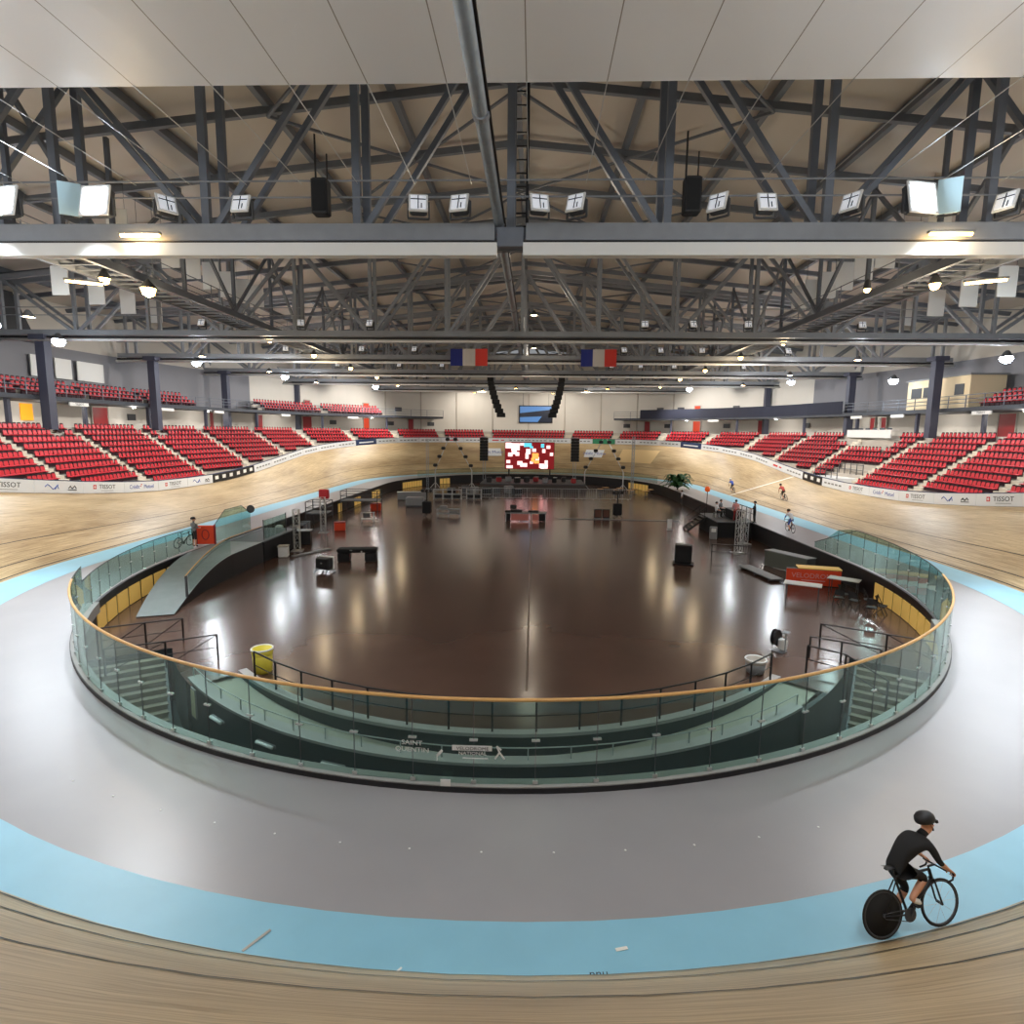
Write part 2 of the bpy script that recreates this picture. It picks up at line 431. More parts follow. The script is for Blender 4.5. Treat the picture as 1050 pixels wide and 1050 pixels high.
# near pit: lower corridor, coping wall, ramp, upper coping wall
def arc_wall(name, off0, off1, z0, z1, t0, t1, mt, label, rim=None):
    mb = MB(); rows = []
    for t in irange(t0, t1, 2):
        zz0 = z0(t) if callable(z0) else z0
        rows.append([inner(t, off0, zz0), inner(t, off0, z1), inner(t, off1, z1), inner(t, off1, zz0), inner(t, off0, zz0)])
    mb.strip(rows)
    for r in (rows[0], rows[-1]): mb.add(r[:4], [(0, 1, 2, 3)])
    return struct(mb, name, mt, label)
rampz = lambda t: -1.35-.55*max(0, 1-abs(t-1)/44.)**.8
arc_wall('wall_pit', 3.0, 3.25, -3.4, -1.28, -42, 37, 'pit', 'dark wall along the outer side of the curved ramp')
arc_wall('trim_7', 2.96, 3.34, -1.28, -1.2, -42, 37, 'rim', 'pale coping on the outer ramp wall')
arc_wall('wall_ramp', 4.42, 4.6, -2.2, FLOOR+.02, PH0, PH1, 'pit', 'dark wall along the inner side of the curved ramp')
arc_wall('trim_8', 4.38, 4.66, FLOOR+.02, FLOOR+.12, PH0, PH1, 'rim', 'pale coping along the arena floor edge')
mb = MB(); rows = []
for t in irange(-44, 44, 2): rows.append([inner(t, 3.25, rampz(t)), inner(t, 4.42, rampz(t))])
mb.strip(rows); struct(mb, 'ramp_floor', 'ramp', 'pale green grey floor of the curved ramp')
mb = MB(); rows = []
for t in irange(-60, 60, 3): rows.append([inner(t, .1, -3.4), inner(t, 3.0, -3.4)])
mb.strip(rows); struct(mb, 'corridor_floor', 'pit', 'dark floor of the lower corridor behind the balustrade')
for sgn, name in ((-1, 'left'), (1, 'right')):   # end walls of the lower corridor, and steps
    t = -54.2 if sgn < 0 else 56.2
    mb = MB(); a, b = inner(t, .05, 0), inner(t, 2.95, 0)
    d = (b-a); c = (a+b)/2; rz = math.atan2(d.y, d.x)
    mb.box((c.x, c.y, -2.37), (d.length, .15, 2.1), rz=rz); struct(mb, 'wall_end_'+name, 'pit', 'dark end wall of the lower corridor')
mb = MB(); rows = []
for t in irange(-62, 62, 2): rows.append([inner(t, 0, -.12), inner(t, 0, .1), inner(t, .3, .1), inner(t, .3, -.3)])
mb.strip(rows); struct(mb, 'trim_9', 'rim', 'pale ledge at the foot of the glass balustrade')
mb = MB(); rows = []
for t in irange(-62, 62, 2): rows.append([inner(t, -.02, -.05), inner(t, -.02, .08), inner(t, .06, .08)])
mb.strip(rows); struct(mb, 'trim_10', 'black', 'dark kerb line at the foot of the glass balustrade')
arc_wall('wall_stair', 2.9, 3.05, -3.4, FLOOR-.01, 37, 56, 'pit', 'dark wall beside the steps into the pit, right-hand end')
arc_wall('wall_landing', 2.9, 3.05, -3.4, FLOOR-.01, -54, -42, 'pit', 'dark wall beside the steps into the pit, bike ramp end')
# pit wall lamps
for i, t in enumerate((-33, -24.3, -15.6, -7.3)):
    p = inner(t, 2.88, -1.72); q = inner(t+1, 2.93, 0)-inner(t, 2.93, 0); rz = math.atan2(q.y, q.x)
    e = empty('bulkhead_lamp', p, rz, 'white bar lamp on dark pit wall, '+ORD[i]+' from the steps end', 'lamp', 'bar lamps on the pit wall')
    mb = MB(); mb.bevbox((0, .05, 0), (.74, .06, .09), .02); mb.build('back_plate', 'grey_m', e)
    mb = MB(); mb.tube([(-.33, -.02, 0), (.33, -.02, 0)], .05, 10); mb.build('diffuser', 'white', e, True)
# notice board on the pit wall
p = inner(-39.2, 2.9, -1.8); q = inner(-38.7, 2.9, 0)-inner(-39.2, 2.9, 0); e = empty('notice_board', p, math.atan2(q.y, q.x), 'framed cream notice on the dark pit wall beside the steps', 'notice')
mb = MB(); mb.box((0, 0, 0), (.42, .05, 1.0)); mb.build('frame', 'grey_m', e)
mb = MB(); mb.box((0, -.03, 0), (.34, .02, .9)); mb.build('sheet', mat('cream', (206, 196, 160), .6), e)
# ---------------------------------------------------------------- glass balustrades
def walk(t0, t1, step):
    """parameters along the inner curve roughly step metres apart"""
    ts = [t0]; t = t0; sg = 1 if t1 > t0 else -1; acc = 0; p = inner(t)
    while (t1-t)*sg > 0:
        t += .05*sg; q = inner(t); acc += (q-p).length; p = q
        if acc >= step: ts.append(t); acc = 0
    return ts
def balustrade(t0, t1, h, label, step=1.22, hand=None, z0=.1, off=.1, h_end=None, clips=True, name='glass_balustrade', gm='glass'):
    e = empty(name, inner((t0+t1)/2, off, z0), 0, label, 'balustrade'); o0 = e.location.copy()
    ts = walk(t0, t1, step)
    for i in range(len(ts)-1):
        a, b = inner(ts[i], off, 0)-V((o0.x, o0.y, 0)), inner(ts[i+1], off, 0)-V((o0.x, o0.y, 0))
        d = (b-a).normalized(); a = a+d*.012; b = b-d*.012; n = V((d.y, -d.x, 0))*.009
        ha, hb = h(ts[i]), h(ts[i+1])
        vs = [a-n, b-n, b+n, a+n, a-n+V((0, 0, ha)), b-n+V((0, 0, hb)), b+n+V((0, 0, hb)), a+n+V((0, 0, ha))]
        mb = MB(); mb.add(vs, [(3, 2, 1, 0), (4, 5, 6, 7), (0, 1, 5, 4), (1, 2, 6, 5), (2, 3, 7, 6), (3, 0, 4, 7)])
        if i < 96: mb.build('glass_panel', gm, e)
        if clips and i:
            mb = MB(); c = a-d*.012; rz = math.atan2(d.y, d.x)
            mb.box((c.x, c.y, ha*.53), (.16, .06, .035), rz=rz); mb.build('clamp', 'alu', e); mb = MB(); mb.box((c.x, c.y, ha*.03), (.1, .06, .06), rz=rz); mb.build('foot_clamp', 'alu', e)
            mb = MB(); mb.box((c.x, c.y, ha*.5), (.01, .02, ha*.96), rz=rz); mb.build('joint_seal', 'grey_d', e)
    def rail(ta, tb, r, mt, nm):
        mb = MB(); mb.tube([inner(t, off, h(t)+.01)-V((o0.x, o0.y, 0)) for t in irange(ta, tb, 1.)], r, 8); mb.build(nm, mt, e, True)
    if hand: rail(hand[0], hand[1], .038, 'brass', 'handrail')
    if hand is None or hand[0] > t0+1: rail(t0, hand[0] if hand else t1, .02, 'pit', 'edge_cap')
    if hand and hand[1] < t1-1: rail(hand[1], t1, .02, 'pit', 'edge_cap')
    return e
def hnear(t):
    if t > 90.3: return max(.3, 1.75*(91.0-t)/.7)
    return 1.75
balustrade(-58, 91.0, hnear, 'tall curved green glass balustrade with a wooden handrail around the near bend', hand=(-52, 62))
balustrade(-58.1, -90.2, lambda t: 1.2, 'lower green glass balustrade above the amber panels up to the bike ramp')
balustrade(112, 252, lambda t: .95, 'long green glass balustrade around the far bend', step=1.4, clips=False, gm='glassd')
# small printed club marks on the near glass
def glass_sign(t, z, lines, size, label, swoosh):
    p = inner(t, .06, z); q = inner(t+.5, .06, z)-p; rz = math.atan2(q.y, q.x)
    e = empty('glass_decal', p, rz, label, 'decal')
    for i, (tx, mt) in enumerate(lines): text(tx, size, mt, e, (0, 0, -size*1.05*i), (math.pi/2, 0, 0), .001, sx=1.15)
    mb = MB()
    if swoosh == 0: mb.bar((.92, -.002, -.42), (1.1, -.002, -.2), .008, .09); mb.bar((.92, -.002, -.42), (.92, -.002, -.6), .008, .07)
    else:
        for a, b in [(V(a)+V((.3, 0, 0)), V(b)+V((.3, 0, 0))) for a, b in (((.56, 0, .12), (.66, 0, -.12)), ((.66, 0, -.12), (.84, 0, -.36)), ((.66, 0, -.12), (.5, 0, -.36)), ((.56, 0, .12), (.72, 0, -.02)))]: mb.bar(a, b, .008, .06)
        mb.box((.1, .0, -.36), (.9, .006, .035))
        mb.box((-.02, .006, .02), (1.42, .003, .2))
    o = mb.build('emblem', 'white', e); o.scale = (.55, 1, .55)
glass_sign(-4.0, .92, [('SAINT', 'white'), ('QUENTIN', 'white')], .135, 'white lettering reading SAINT QUENTIN on the near glass', 0)
glass_sign(-.3, .86, [('VELODROME', 'txt'), ('NATIONAL', 'white')], .095, 'white swan-like emblem with small print on the near glass', 1)
# little label at the glass foot
p = inner(-1.9, -.03, .18); mb = MB(); mb.box((0, 0, 0), (.2, .01, .14)); o = mb.build('paper_label', 'white'); o.location = p; tag(o, 'small white label stuck at the foot of the near glass', 'label')

# ---------------------------------------------------------------- pit railing along the arena floor edge
def railing(pts, h, label, name='guard_railing', mt='black', mid=True, post=.05, diag=False, cat='railing', skip=()):
    o0 = V(pts[0]); e = empty(name, o0, 0, label, cat); L = [V(p)-o0 for p in pts]
    mb = MB(); mb.tube([p+V((0, 0, h)) for p in L], post*.55, 6); mb.build('top_rail', mt, e)
    if mid: mb = MB(); mb.tube([p+V((0, 0, h*.5)) for p in L], post*.35, 6); mb.build('middle_rail', mt, e)
    for i, p in enumerate(L):
        mb = MB(); mb.box((p.x, p.y, p.z+h/2), (post, post, h)); mb.build('post', mt, e)
    if diag:
        for a, b in zip(L, L[1:]): mb = MB(); mb.bar(a+V((0, 0, .08)), b+V((0, 0, h)), post*.6, post*.6); mb.build('brace', mt, e)
    return e
railing([inner(t, 4.52, FLOOR+.12) for t in irange(-36, 41, 5.2)], .92, 'long dark guard railing along the arena floor edge above the ramp')
railing([inner(t, 3.15, -1.2) for t in irange(-42, 37, 4.2)], .32, 'low grab rail along the pale coping of the outer ramp wall', 'coping_rail', 'alu', False, .03)
railing([(-15.9, 20.3, FLOOR), (-14.7, 21.0, FLOOR), (-13.6, 21.6, FLOOR)], .95, 'black railing panel with diagonal brace at the steps below the bike ramp', diag=True)
railing([(-14.3, 18.3, FLOOR), (-12.7, 19.1, FLOOR), (-11.3, 19.9, FLOOR)], .95, 'black railing panel beside the steps, nearer the wooden handrail', diag=True)
railing([(14.9, 20.6, FLOOR), (13.3, 21.5, FLOOR), (11.4, 22.6, FLOOR)], .95, 'black railing with brace on the arena floor under the amber panels', diag=True)
railing([(9.7, 20.0, FLOOR), (10.6, 19.2, FLOOR), (11.5, 18.3, FLOOR-.5)], 1.0, 'black stair handrail dropping towards the pit at the ramp end')
railing([(12.4, 20.3, FLOOR), (11.4, 21.0, FLOOR), (10.5, 21.5, FLOOR)], .8, 'short black handrail between the two stair railings on the arena floor', mid=False)
M['tread'] = mat('worn_tread', (112, 104, 88), .7, noise=.15, nscale=2.)
# two flights of steps down into the lower corridor
def steps(x, y, rz, n, w, label, rise=.18, going=.28, mt='tread', dn=-1, z=FLOOR, name='stair_flight'):
    e = empty(name, (x, y, z), rz, label, 'stairs')
    for i in range(n):
        mb = MB(); zz = dn*rise*(i+1); mb.box((0, going*(i+.5), zz-.1), (w, going*1.02, .2)); mb.build('step', mt, e)
    for sx in (-1, 1):
        mb = MB(); mb.bar((sx*w/2, 0, -.25), (sx*w/2, going*n, dn*rise*n-.25), .08, .35); mb.build('stringer', 'pit', e)
    return e
def stair_at(t, sg):
    p = inner(t, 1.5); q = inner(t+sg*1.5, 1.5)-p; return p.x, p.y, math.atan2(q.y, q.x)-math.pi/2
steps(*stair_at(55, -1), 10, 2.3, 'pale steps going down into the pit at its right-hand end')
steps(*stair_at(-53, 1), 10, 2.3, 'pale steps going down into the pit beside the bike ramp')

# ---------------------------------------------------------------- bike ramp
ramp = empty('bike_ramp', inner(-78, 2, FLOOR), 0, 'curved grey ramp with glass side rising from the arena floor to the track gate', 'ramp')
o0 = ramp.location.copy()
RT = irange(-68, -90.8, .8); NR = len(RT)
def redge(i, side):
    k = i/(NR-1); off = (.9*(1-k)+.1) if side == 0 else (2.5*(1-k)+2.8*k)
    z = FLOOR+(-.03-FLOOR)*sm(-.1, 1.02, k) if k < 1 else -.03
    return inner(RT[i], off, z+.02)-o0
mb = MB(); mb.strip([[redge(i, 0), redge(i, 1)] for i in range(NR)]); mb.build('deck', mat('ramp_rubber', (120, 128, 128), .55, noise=.12, nscale=2.), ramp)
mb = MB()
for s in (0, 1): mb.strip([[redge(i, s), V((redge(i, s).x, redge(i, s).y, 0))] for i in range(NR)])
mb.build('side_skirt', 'black', ramp)
def rpt(i, z): p = redge(i, 1); return p+V((0, 0, z))
gi = list(range(8, NR-1, 2))
for a, b in zip(gi, gi[1:]):
    mb = MB(); p, q = rpt(a, .05), rpt(b, .05); mb.add([p, q, q+V((0, 0, .95)), p+V((0, 0, .95))], [(0, 1, 2, 3)]); mb.build('glass_panel', 'glass', ramp)
for zz in (.98, .82):
    mb = MB(); mb.tube([rpt(i, zz)+V((-.06, 0, 0)) for i in range(7, NR)], .028, 8); mb.build('handrail', 'brass' if zz > .9 else 'galv', ramp, True)
mb = MB(); p = rpt(7, 0); mb.box((p.x, p.y, p.z+.5), (.09, .09, 1.05)); mb.build('end_post', 'grey_d', ramp)
# platform at its top
plat = empty('ramp_platform', (-18.15, 38.3, FLOOR), 0, 'black sided landing at the top of the bike ramp', 'platform')
mb = MB(); mb.box((0, 0, .62), (2.55, 5.2, 1.24)); mb.build('base', 'blackf', plat)
mb = MB(); mb.box((0, 0, 1.26), (2.6, 5.3, .06)); mb.build('deck', 'grey_d', plat)
# tall glass screens at the gate
gate = empty('glass_gate', (-19.6, 37.2, 0), 0, 'tall green glass gate screen with sloping ends beside the ramp landing', 'gate')
def gpanel(y0, y1, ha, hb, x=0.):
    mb = MB(); mb.add([(x-.01, y0, .05), (x-.01, y1, .05), (x-.01, y1, hb), (x-.01, y0, ha), (x+.01, y0, .05), (x+.01, y1, .05), (x+.01, y1, hb), (x+.01, y0, ha)],
        [(0, 1, 2, 3), (7, 6, 5, 4), (0, 1, 5, 4), (1, 2, 6, 5), (2, 3, 7, 6), (3, 0, 4, 7)]); mb.build('glass_panel', 'glass', gate)
gpanel(-2.6, -.9, .9, 1.9); gpanel(-.9, 1.2, 1.9, 1.9); gpanel(1.2, 2.4, 1.9, 1.3); gpanel(-1.0, 2.4, 1.25, 1.25, 2.5)
mb = MB(); mb.tube([(0, -2.6, .9), (0, -.9, 1.9), (0, 1.2, 1.9), (0, 2.4, 1.3)], .02, 6); mb.build('edge_cap', 'pit', gate)
for y in (-1.0, 2.4): mb = MB(); mb.box((2.5, y, .65), (.05, .05, 1.3)); mb.build('post', 'grey_d', gate)
mb = MB(); mb.lathe([(.0, -.02), (.28, -.02), (.28, .02), (.0, .02)], (0, 0, 0), 14, M4=Matrix.Translation((0, 2.5, 1.5)) @ Matrix.Rotation(math.pi/2, 4, 'X')); mb.build('mirror', 'grey_d', gate)
pad = empty('crash_pad', (-19.85, 34.45, 0), math.radians(8), 'upright red padded board at the head of the bike ramp', 'pad')
mb = MB(); mb.bevbox((0, 0, .6), (1.0, .16, 1.15), .06); mb.build('cushion', 'orange', pad)
mb = MB(); mb.tube([(.2*math.cos(a), -.09, .62+.3*math.sin(a)) for a in [2*math.pi*i/16 for i in range(16)]], .03, 6, closed=True); mb.build('ring_print', 'dred', pad)
for sx in (-.52, .52): mb = MB(); mb.box((sx, 0, .62), (.04, .2, 1.22)); mb.build('end_frame', 'dred', pad)

# ---------------------------------------------------------------- things on the arena floor
def lattice(x, y, z, h, label, w=.38, name='lattice_tower', mt='alu', group=None):
    e = empty(name, (x, y, z), .2, label, 'truss tower', group)
    mb = MB()
    for sx in (-1, 1):
        for sy in (-1, 1): mb.tube([(sx*w/2, sy*w/2, .04), (sx*w/2, sy*w/2, h)], .028, 6)
    mb.build('chord', mt, e)
    mb = MB(); n = max(3, int(h/.55))
    for i in range(n):
        a, b = h*i/n, h*(i+1)/n
        for k in range(4):
            c = [(-1, -1), (1, -1), (1, 1), (-1, 1)]; p, q = c[k], c[(k+1) % 4]
            mb.bar((p[0]*w/2, p[1]*w/2, a), (q[0]*w/2, q[1]*w/2, b), .022, .022)
            mb.bar((p[0]*w/2, p[1]*w/2, b), (q[0]*w/2, q[1]*w/2, b), .02, .02)
    mb.build('lattice', mt, e)
    mb = MB(); mb.box((0, 0, .02), (w*2, w*2, .04)); mb.build('base_plate', mt, e); return e
lattice(14.5, 40.9, FLOOR, 3.0, 'pale lattice truss tower beside the black stage riser')
lattice(16.2, 44.6, FLOOR, 2.6, 'second pale lattice truss tower just behind the first, by the riser')
lattice(-16.2, 39.2, FLOOR, 2.9, 'slim lattice truss tower on the arena floor behind the bike ramp')
lattice(-17.0, 46.5, FLOOR, 2.9, 'slim lattice truss tower beside the scaffold with the red box')
def box_thing(name, parts, loc, rz, label, cat, group=None):
    """parts: (part name, material, [boxes (centre, size)], bevel)"""
    e = empty(name, loc, rz, label, cat, group)
    for nm, mt, bx, bev in parts:
        mb = MB()
        for c, d in bx: (mb.bevbox(c, d, bev) if bev else mb.box(c, d))
        mb.build(nm, mt, e)
    return e
# rolling case with pale top edge
cs = box_thing('rolling_case', [('body', 'black', [((0, 0, .55), (.95, .5, .7))], .06), ('front_panel', 'blackf', [((0, -.26, .55), (.8, .02, .52))], 0),
    ('edge_trim', 'white', [((.02, .2, .92), (.98, .1, .05)), ((.5, .2, .58), (.05, .1, .7))], 0), ('badge', 'alu', [((0, -.275, .6), (.09, .01, .05))], 0)], (-12.15, 33.2, FLOOR), -.35, 'small black rolling case with pale top edge standing on the open floor', 'case')
for sx in (-.38, .38):
    for sy in (-.28, .28):
        mb = MB(); mb.bar((sx*.8, sy*.4, .18), (sx*1.15, sy*1.5, .05), .08, .08); mb.build('foot', 'galv', cs)
tb = box_thing('draped_table', [('table_top', 'blackf', [((0, 0, .74), (2.5, .8, .26))], .07), ('leg_drape', 'black', [((-.85, 0, .3), (.75, .7, .6)), ((.85, 0, .3), (.75, .7, .6))], .06),
    ('label_plate', 'alu', [((-.35, -.41, .78), (.16, .01, .05)), ((.3, -.41, .7), (.07, .01, .07))], 0)], (-11.1, 36.3, FLOOR), .12, 'wide black draped table on two block legs beside the rolling case', 'table')
fc = box_thing('flight_case', [('body', 'blackf', [((0, 0, .68), (1.05, .75, 1.1))], .05), ('lid', 'black', [((0, 0, 1.25), (1.05, .75, .08))], .03), ('base_board', 'black', [((0, 0, .08), (1.3, .9, .06))], 0)], (9.7, 37.1, FLOOR), -.3, 'tall black flight case standing alone on the glossy floor', 'case')
def light_stand(x, y, z, h, label, heads=3, rz=0., name='light_stand'):
    e = empty(name, (x, y, z), rz, label, 'light stand')
    mb = MB(); mb.tube([(0, 0, .1), (0, 0, h)], .07, 8); mb.build('pole', 'black', e)
    for i in range(3):
        a = 2*math.pi*i/3; mb = MB(); mb.bar((0, 0, .5), (.55*math.cos(a), .55*math.sin(a), .03), .05, .05); mb.build('leg', 'black', e)
    mb = MB(); mb.bar((-.45, 0, h), (.45, 0, h), .06, .06); mb.build('crossbar', 'black', e)
    for i in range(heads):
        x_ = -.4+.8*i/max(1, heads-1); mb = MB(); mb.bevbox((x_, -.05, h+.14), (.3, .35, .3), .06); mb.build('lamp_head', 'black', e)
    mb = MB(); mb.bevbox((0, 0, .9), (.85, .6, 1.15), .06); mb.build('dimmer_rack', 'blackf', e)
    return e
light_stand(-10.3, 56.4, FLOOR, 2.4, 'black light stand with crossbar on the floor before the stage, by the trolley')
light_stand(8.3, 57.0, FLOOR, 2.4, 'black light stand with crossbar beside the two brown fronted cases')
for i, x in enumerate((6.35, 7.15)):
    box_thing('speaker_cabinet', [('cabinet', 'black', [((0, 0, .52), (.7, .6, .85))], .04), ('grille', mat('brown_front', (92, 58, 46), .7), [((0, -.31, .55), (.58, .02, .68))], 0), ('castor_base', 'galv', [((0, 0, .06), (.6, .5, .07))], 0)], (x, 56.6, FLOOR), 0,
        'brown fronted black speaker cabinet, %s the light stand' % ('farther of the pair from' if i == 0 else 'the one right beside'), 'speaker', 'brown fronted cabinets')
# equipment trolley beside the left stand
box_thing('equipment_trolley', [('tray', 'galv', [((0, 0, .3), (2.3, .8, .06)), ((0, 0, .75), (2.3, .8, .05))], 0), ('leg', 'galv', [((sx, sy, .4), (.05, .05, .8)) for sx in (-1.1, 0, 1.1) for sy in (-.35, .35)], 0), ('tool_box', 'grey_m', [((-.5, 0, .92), (.7, .5, .28)), ((.5, 0, .45), (.8, .6, .24))], .03)], (-8.2, 56.6, FLOOR), 0, 'low silver equipment trolley beside the black light stand', 'trolley')
# mixing desk
dk = box_thing('mixing_desk', [('table_top', 'grey_m', [((0, 0, .78), (3.9, 1.3, .06))], 0), ('leg', 'alu', [((sx, sy, .39), (.06, .06, .78)) for sx in (-1.85, -.6, .6, 1.85) for sy in (-.6, .6)], 0),
    ('front_panel', mat('desk_red_lit', (196, 120, 112), .5), [((-.55, -.62, .42), (1.6, .03, .6)), ((.9, -.62, .42), (.6, .03, .55))], 0), ('mixer', 'black', [((-.9, .1, .92), (1.1, .7, .2)), ((.7, .15, .88), (1.0, .6, .14)), ((-1.7, 0, .5), (.5, .8, .9))], .04),  # red light on the desk front is put into the panel colour
    ('rack', 'blackf', [((1.55, -.3, .4), (.6, .6, .7))], .03), ('monitor', 'black', [((-1.2, .35, 1.25), (.6, .06, .4)), ((-1.2, .35, 1.0), (.06, .06, .2))], 0)], (-.6, 54.6, FLOOR), 0, 'mixing desk on a silver framed table facing the red screen', 'mixing desk')
mb = MB()
mb.bar((10, 55.9, FLOOR+.03), (14, 55.6, FLOOR+.03), .16, .05); mb.bar((2.5, 56.1, FLOOR+.03), (6, 56, FLOOR+.03), .16, .05); mb.bar((6, 56, FLOOR+.03), (10, 55.9, FLOOR+.03), .16, .05)
tag(mb.build('cable_ramp', 'grey_m'), 'long pale cable ramp lying across the floor behind the light stand', 'cable ramp')
mb = MB(); mb.bar((-14.2, 39.9, FLOOR+.04), (-15.7, 37.2, FLOOR+.04), .35, .07); tag(mb.build('cable_ramp', 'grey_m'), 'short pale cable ramp at the foot of the slim lattice tower', 'cable ramp')
# bins
def bin_(x, y, label, mt, liner=None, h=.85):
    e = empty('waste_bin', (x, y, FLOOR), 0, label, 'bin')
    mb = MB(); mb.lathe([(.24, 0), (.3, .05), (.33, h*.75), (.31, h*.76)], n=18); mb.build('body', mt, e, True)
    mb = MB(); mb.lathe([(.32, h*.72), (.345, h*.8), (.34, h), (.3, h), (.29, h*.8)], n=18); mb.build('liner', liner or mt, e, True)
    mb = MB(); mb.tube([(.35*math.cos(a), .35*math.sin(a), h) for a in [2*math.pi*i/18 for i in range(18)]], .03, 6, closed=True); mb.build('rim', 'white', e, True)
bin_(-9.2, 18.95, 'round bin with yellow liner and white rim behind the ramp railing', 'yellow', 'yellow')
bin_(7.9, 19.9, 'squat grey bin beside the pit railing near the stair handrail', 'grey_m', 'concrete', .5)
cr = box_thing('hose_reel_cart', [('frame', 'galv', [((0, 0, .04), (.6, .5, .05)), ((.28, 0, .5), (.05, .05, 1.0)), ((.28, 0, .98), (.3, .4, .04))], 0), ('tank', 'white', [((.1, .1, .35), (.4, .3, .5))], .05)], (9.6, 22.0, FLOOR), -.9, 'small cart with black reel and white tank beside the pit stairs', 'cart')
mb = MB(); mb.lathe([(.05, -.12), (.38, -.12), (.38, -.08), (.25, -.06), (.25, .06), (.38, .08), (.38, .12), (.05, .12)], n=18, M4=Matrix.Translation((-.22, 0, .62)) @ Matrix.Rotation(math.pi/2, 4, 'Y')); mb.build('reel', 'black', cr); cr.scale = (.75, .75, .85)
# bar area under the right side of the balustrade
bn = box_thing('banner_counter', [('frame', 'grey_d', [((0, .3, .45), (2.6, .6, .8))], 0), ('banner', 'orange', [((0, -.02, .47), (2.75, .04, .86))], 0), ('worktop', 'amber', [((.35, .55, .93), (2.2, .8, .05))], 0)], (15.6, 32.2, FLOOR), math.radians(-14), 'counter wrapped in an orange red banner with white lettering', 'counter')
text("VELODROME", .38, 'cloth_p', bn, (0, -.05, .55), (math.pi/2, 0, 0), .002)
mb = MB(); mb.box((0, -.046, .3), (1.2, .005, .05)); mb.build('underline', 'cloth_p', bn)
def table(x, y, w, d, rz, label, mt='white', h=.74):
    e = empty('folding_table', (x, y, FLOOR), rz, label, 'table')
    mb = MB(); mb.bevbox((0, 0, h), (w, d, .05), .02); mb.build('table_top', mt, e)
    for sx in (-1, 1):
        for sy in (-1, 1): mb = MB(); mb.tube([(sx*w*.42, sy*d*.4, .0), (sx*w*.42, sy*d*.4, h-.02)], .022, 6); mb.build('leg', 'grey_d', e)
    return e
table(13.9, 29.7, 1.75, .8, math.radians(-28), 'white topped folding table at the end of the grey bench boards')
table(16.6, 30.9, 1.5, .75, math.radians(-38), 'white topped folding table beside the black chairs')
box_thing('bench_board', [('board', 'grey_m', [((0, 0, .17), (3.6, .75, .06))], 0), ('leg', 'grey_d', [((-1.5, 0, .07), (.08, .7, .14)), ((0, 0, .07), (.08, .7, .14)), ((1.5, 0, .07), (.08, .7, .14))], 0)], (13.6, 34.6, FLOOR), math.radians(-80), 'long grey bench board between the orange counter and the open floor', 'bench')
dsk = box_thing('reception_desk', [('panel', mat('olive_panel', (88, 92, 84), .5), [((0, -.35, .5), (3.0, .05, .95))], 0), ('worktop', 'grey_m', [((0, 0, 1.0), (3.1, .8, .05))], 0), ('side_panel', 'grey_d', [((-1.5, 0, .5), (.05, .75, 1.0)), ((1.5, 0, .5), (.05, .75, 1.0))], 0)], (15.9, 36.0, FLOOR), math.radians(-62), 'olive grey fronted desk behind the orange counter', 'desk')
mb = MB()
for x in (-1.2, 1.2): mb.box((x, 0, .5), (.06, .06, 1.0))
mb.box((0, 0, 1.0), (2.6, .1, .06)); mb.box((0, 0, .5), (2.6, .05, .04))
o = mb.build('barrier_frame', 'black'); o.location = (13.2, 38.6, FLOOR); o.rotation_euler = (0, 0, -.3); tag(o, 'black barrier frame at the far end of the grey bench board', 'barrier')
bx = box_thing('equipment_box', [('body', 'grey_m', [((0, 0, .25), (.9, .5, .5))], .04), ('lid', 'white', [((0, 0, .53), (.92, .52, .06))], .02)], (16.4, 38.9, FLOOR), .2, 'grey equipment box with pale lid by the black arena wall', 'box')
def chair():
    e = empty('folding_chair', (0, 0, FLOOR), 0, 'black folding chair', 'chair', 'black chairs under the amber panels')
    mb = MB(); mb.bevbox((0, 0, .45), (.44, .42, .05), .02); mb.build('seat', 'black', e)
    mb = MB(); mb.strip([[(-.21, .2+.02*abs(1-k)-.02, .62+.14*k), (0, .25, .62+.14*k), (.21, .2, .62+.14*k)] for k in (0, 1, 2)]); mb.build('backrest', 'black', e)
    for sx in (-1, 1):
        mb = MB(); mb.bar((sx*.2, .24, .92), (sx*.2, -.22, 0), .03, .03); mb.build('leg', 'black', e)
        mb = MB(); mb.bar((sx*.2, -.15, .45), (sx*.2, .24, 0), .03, .03); mb.build('leg', 'black', e)
    return e
ch0 = chair()
chs = [(15.6, 28.9, .3), (16.3, 28.0, 1.2), (15.5, 27.8, 2.2), (16.3, 27.0, .8), (15.7, 26.7, 2.6), (15.0, 28.3, 2.9)]
place = ['closest to the white table', 'second along from the white table', 'tucked before the second amber panel', 'against the amber panels', 'farthest from the white table', 'out on the open floor side']
for i, (x, y, r) in enumerate(chs):
    lab = 'black chair in the cluster under the amber panels, '+place[i]
    if i == 0: ch0.location = (x, y, FLOOR); ch0.rotation_euler = (0, 0, r); ch0['label'] = lab
    else: copy_tree(ch0, None, (x, y, FLOOR), r, lab)

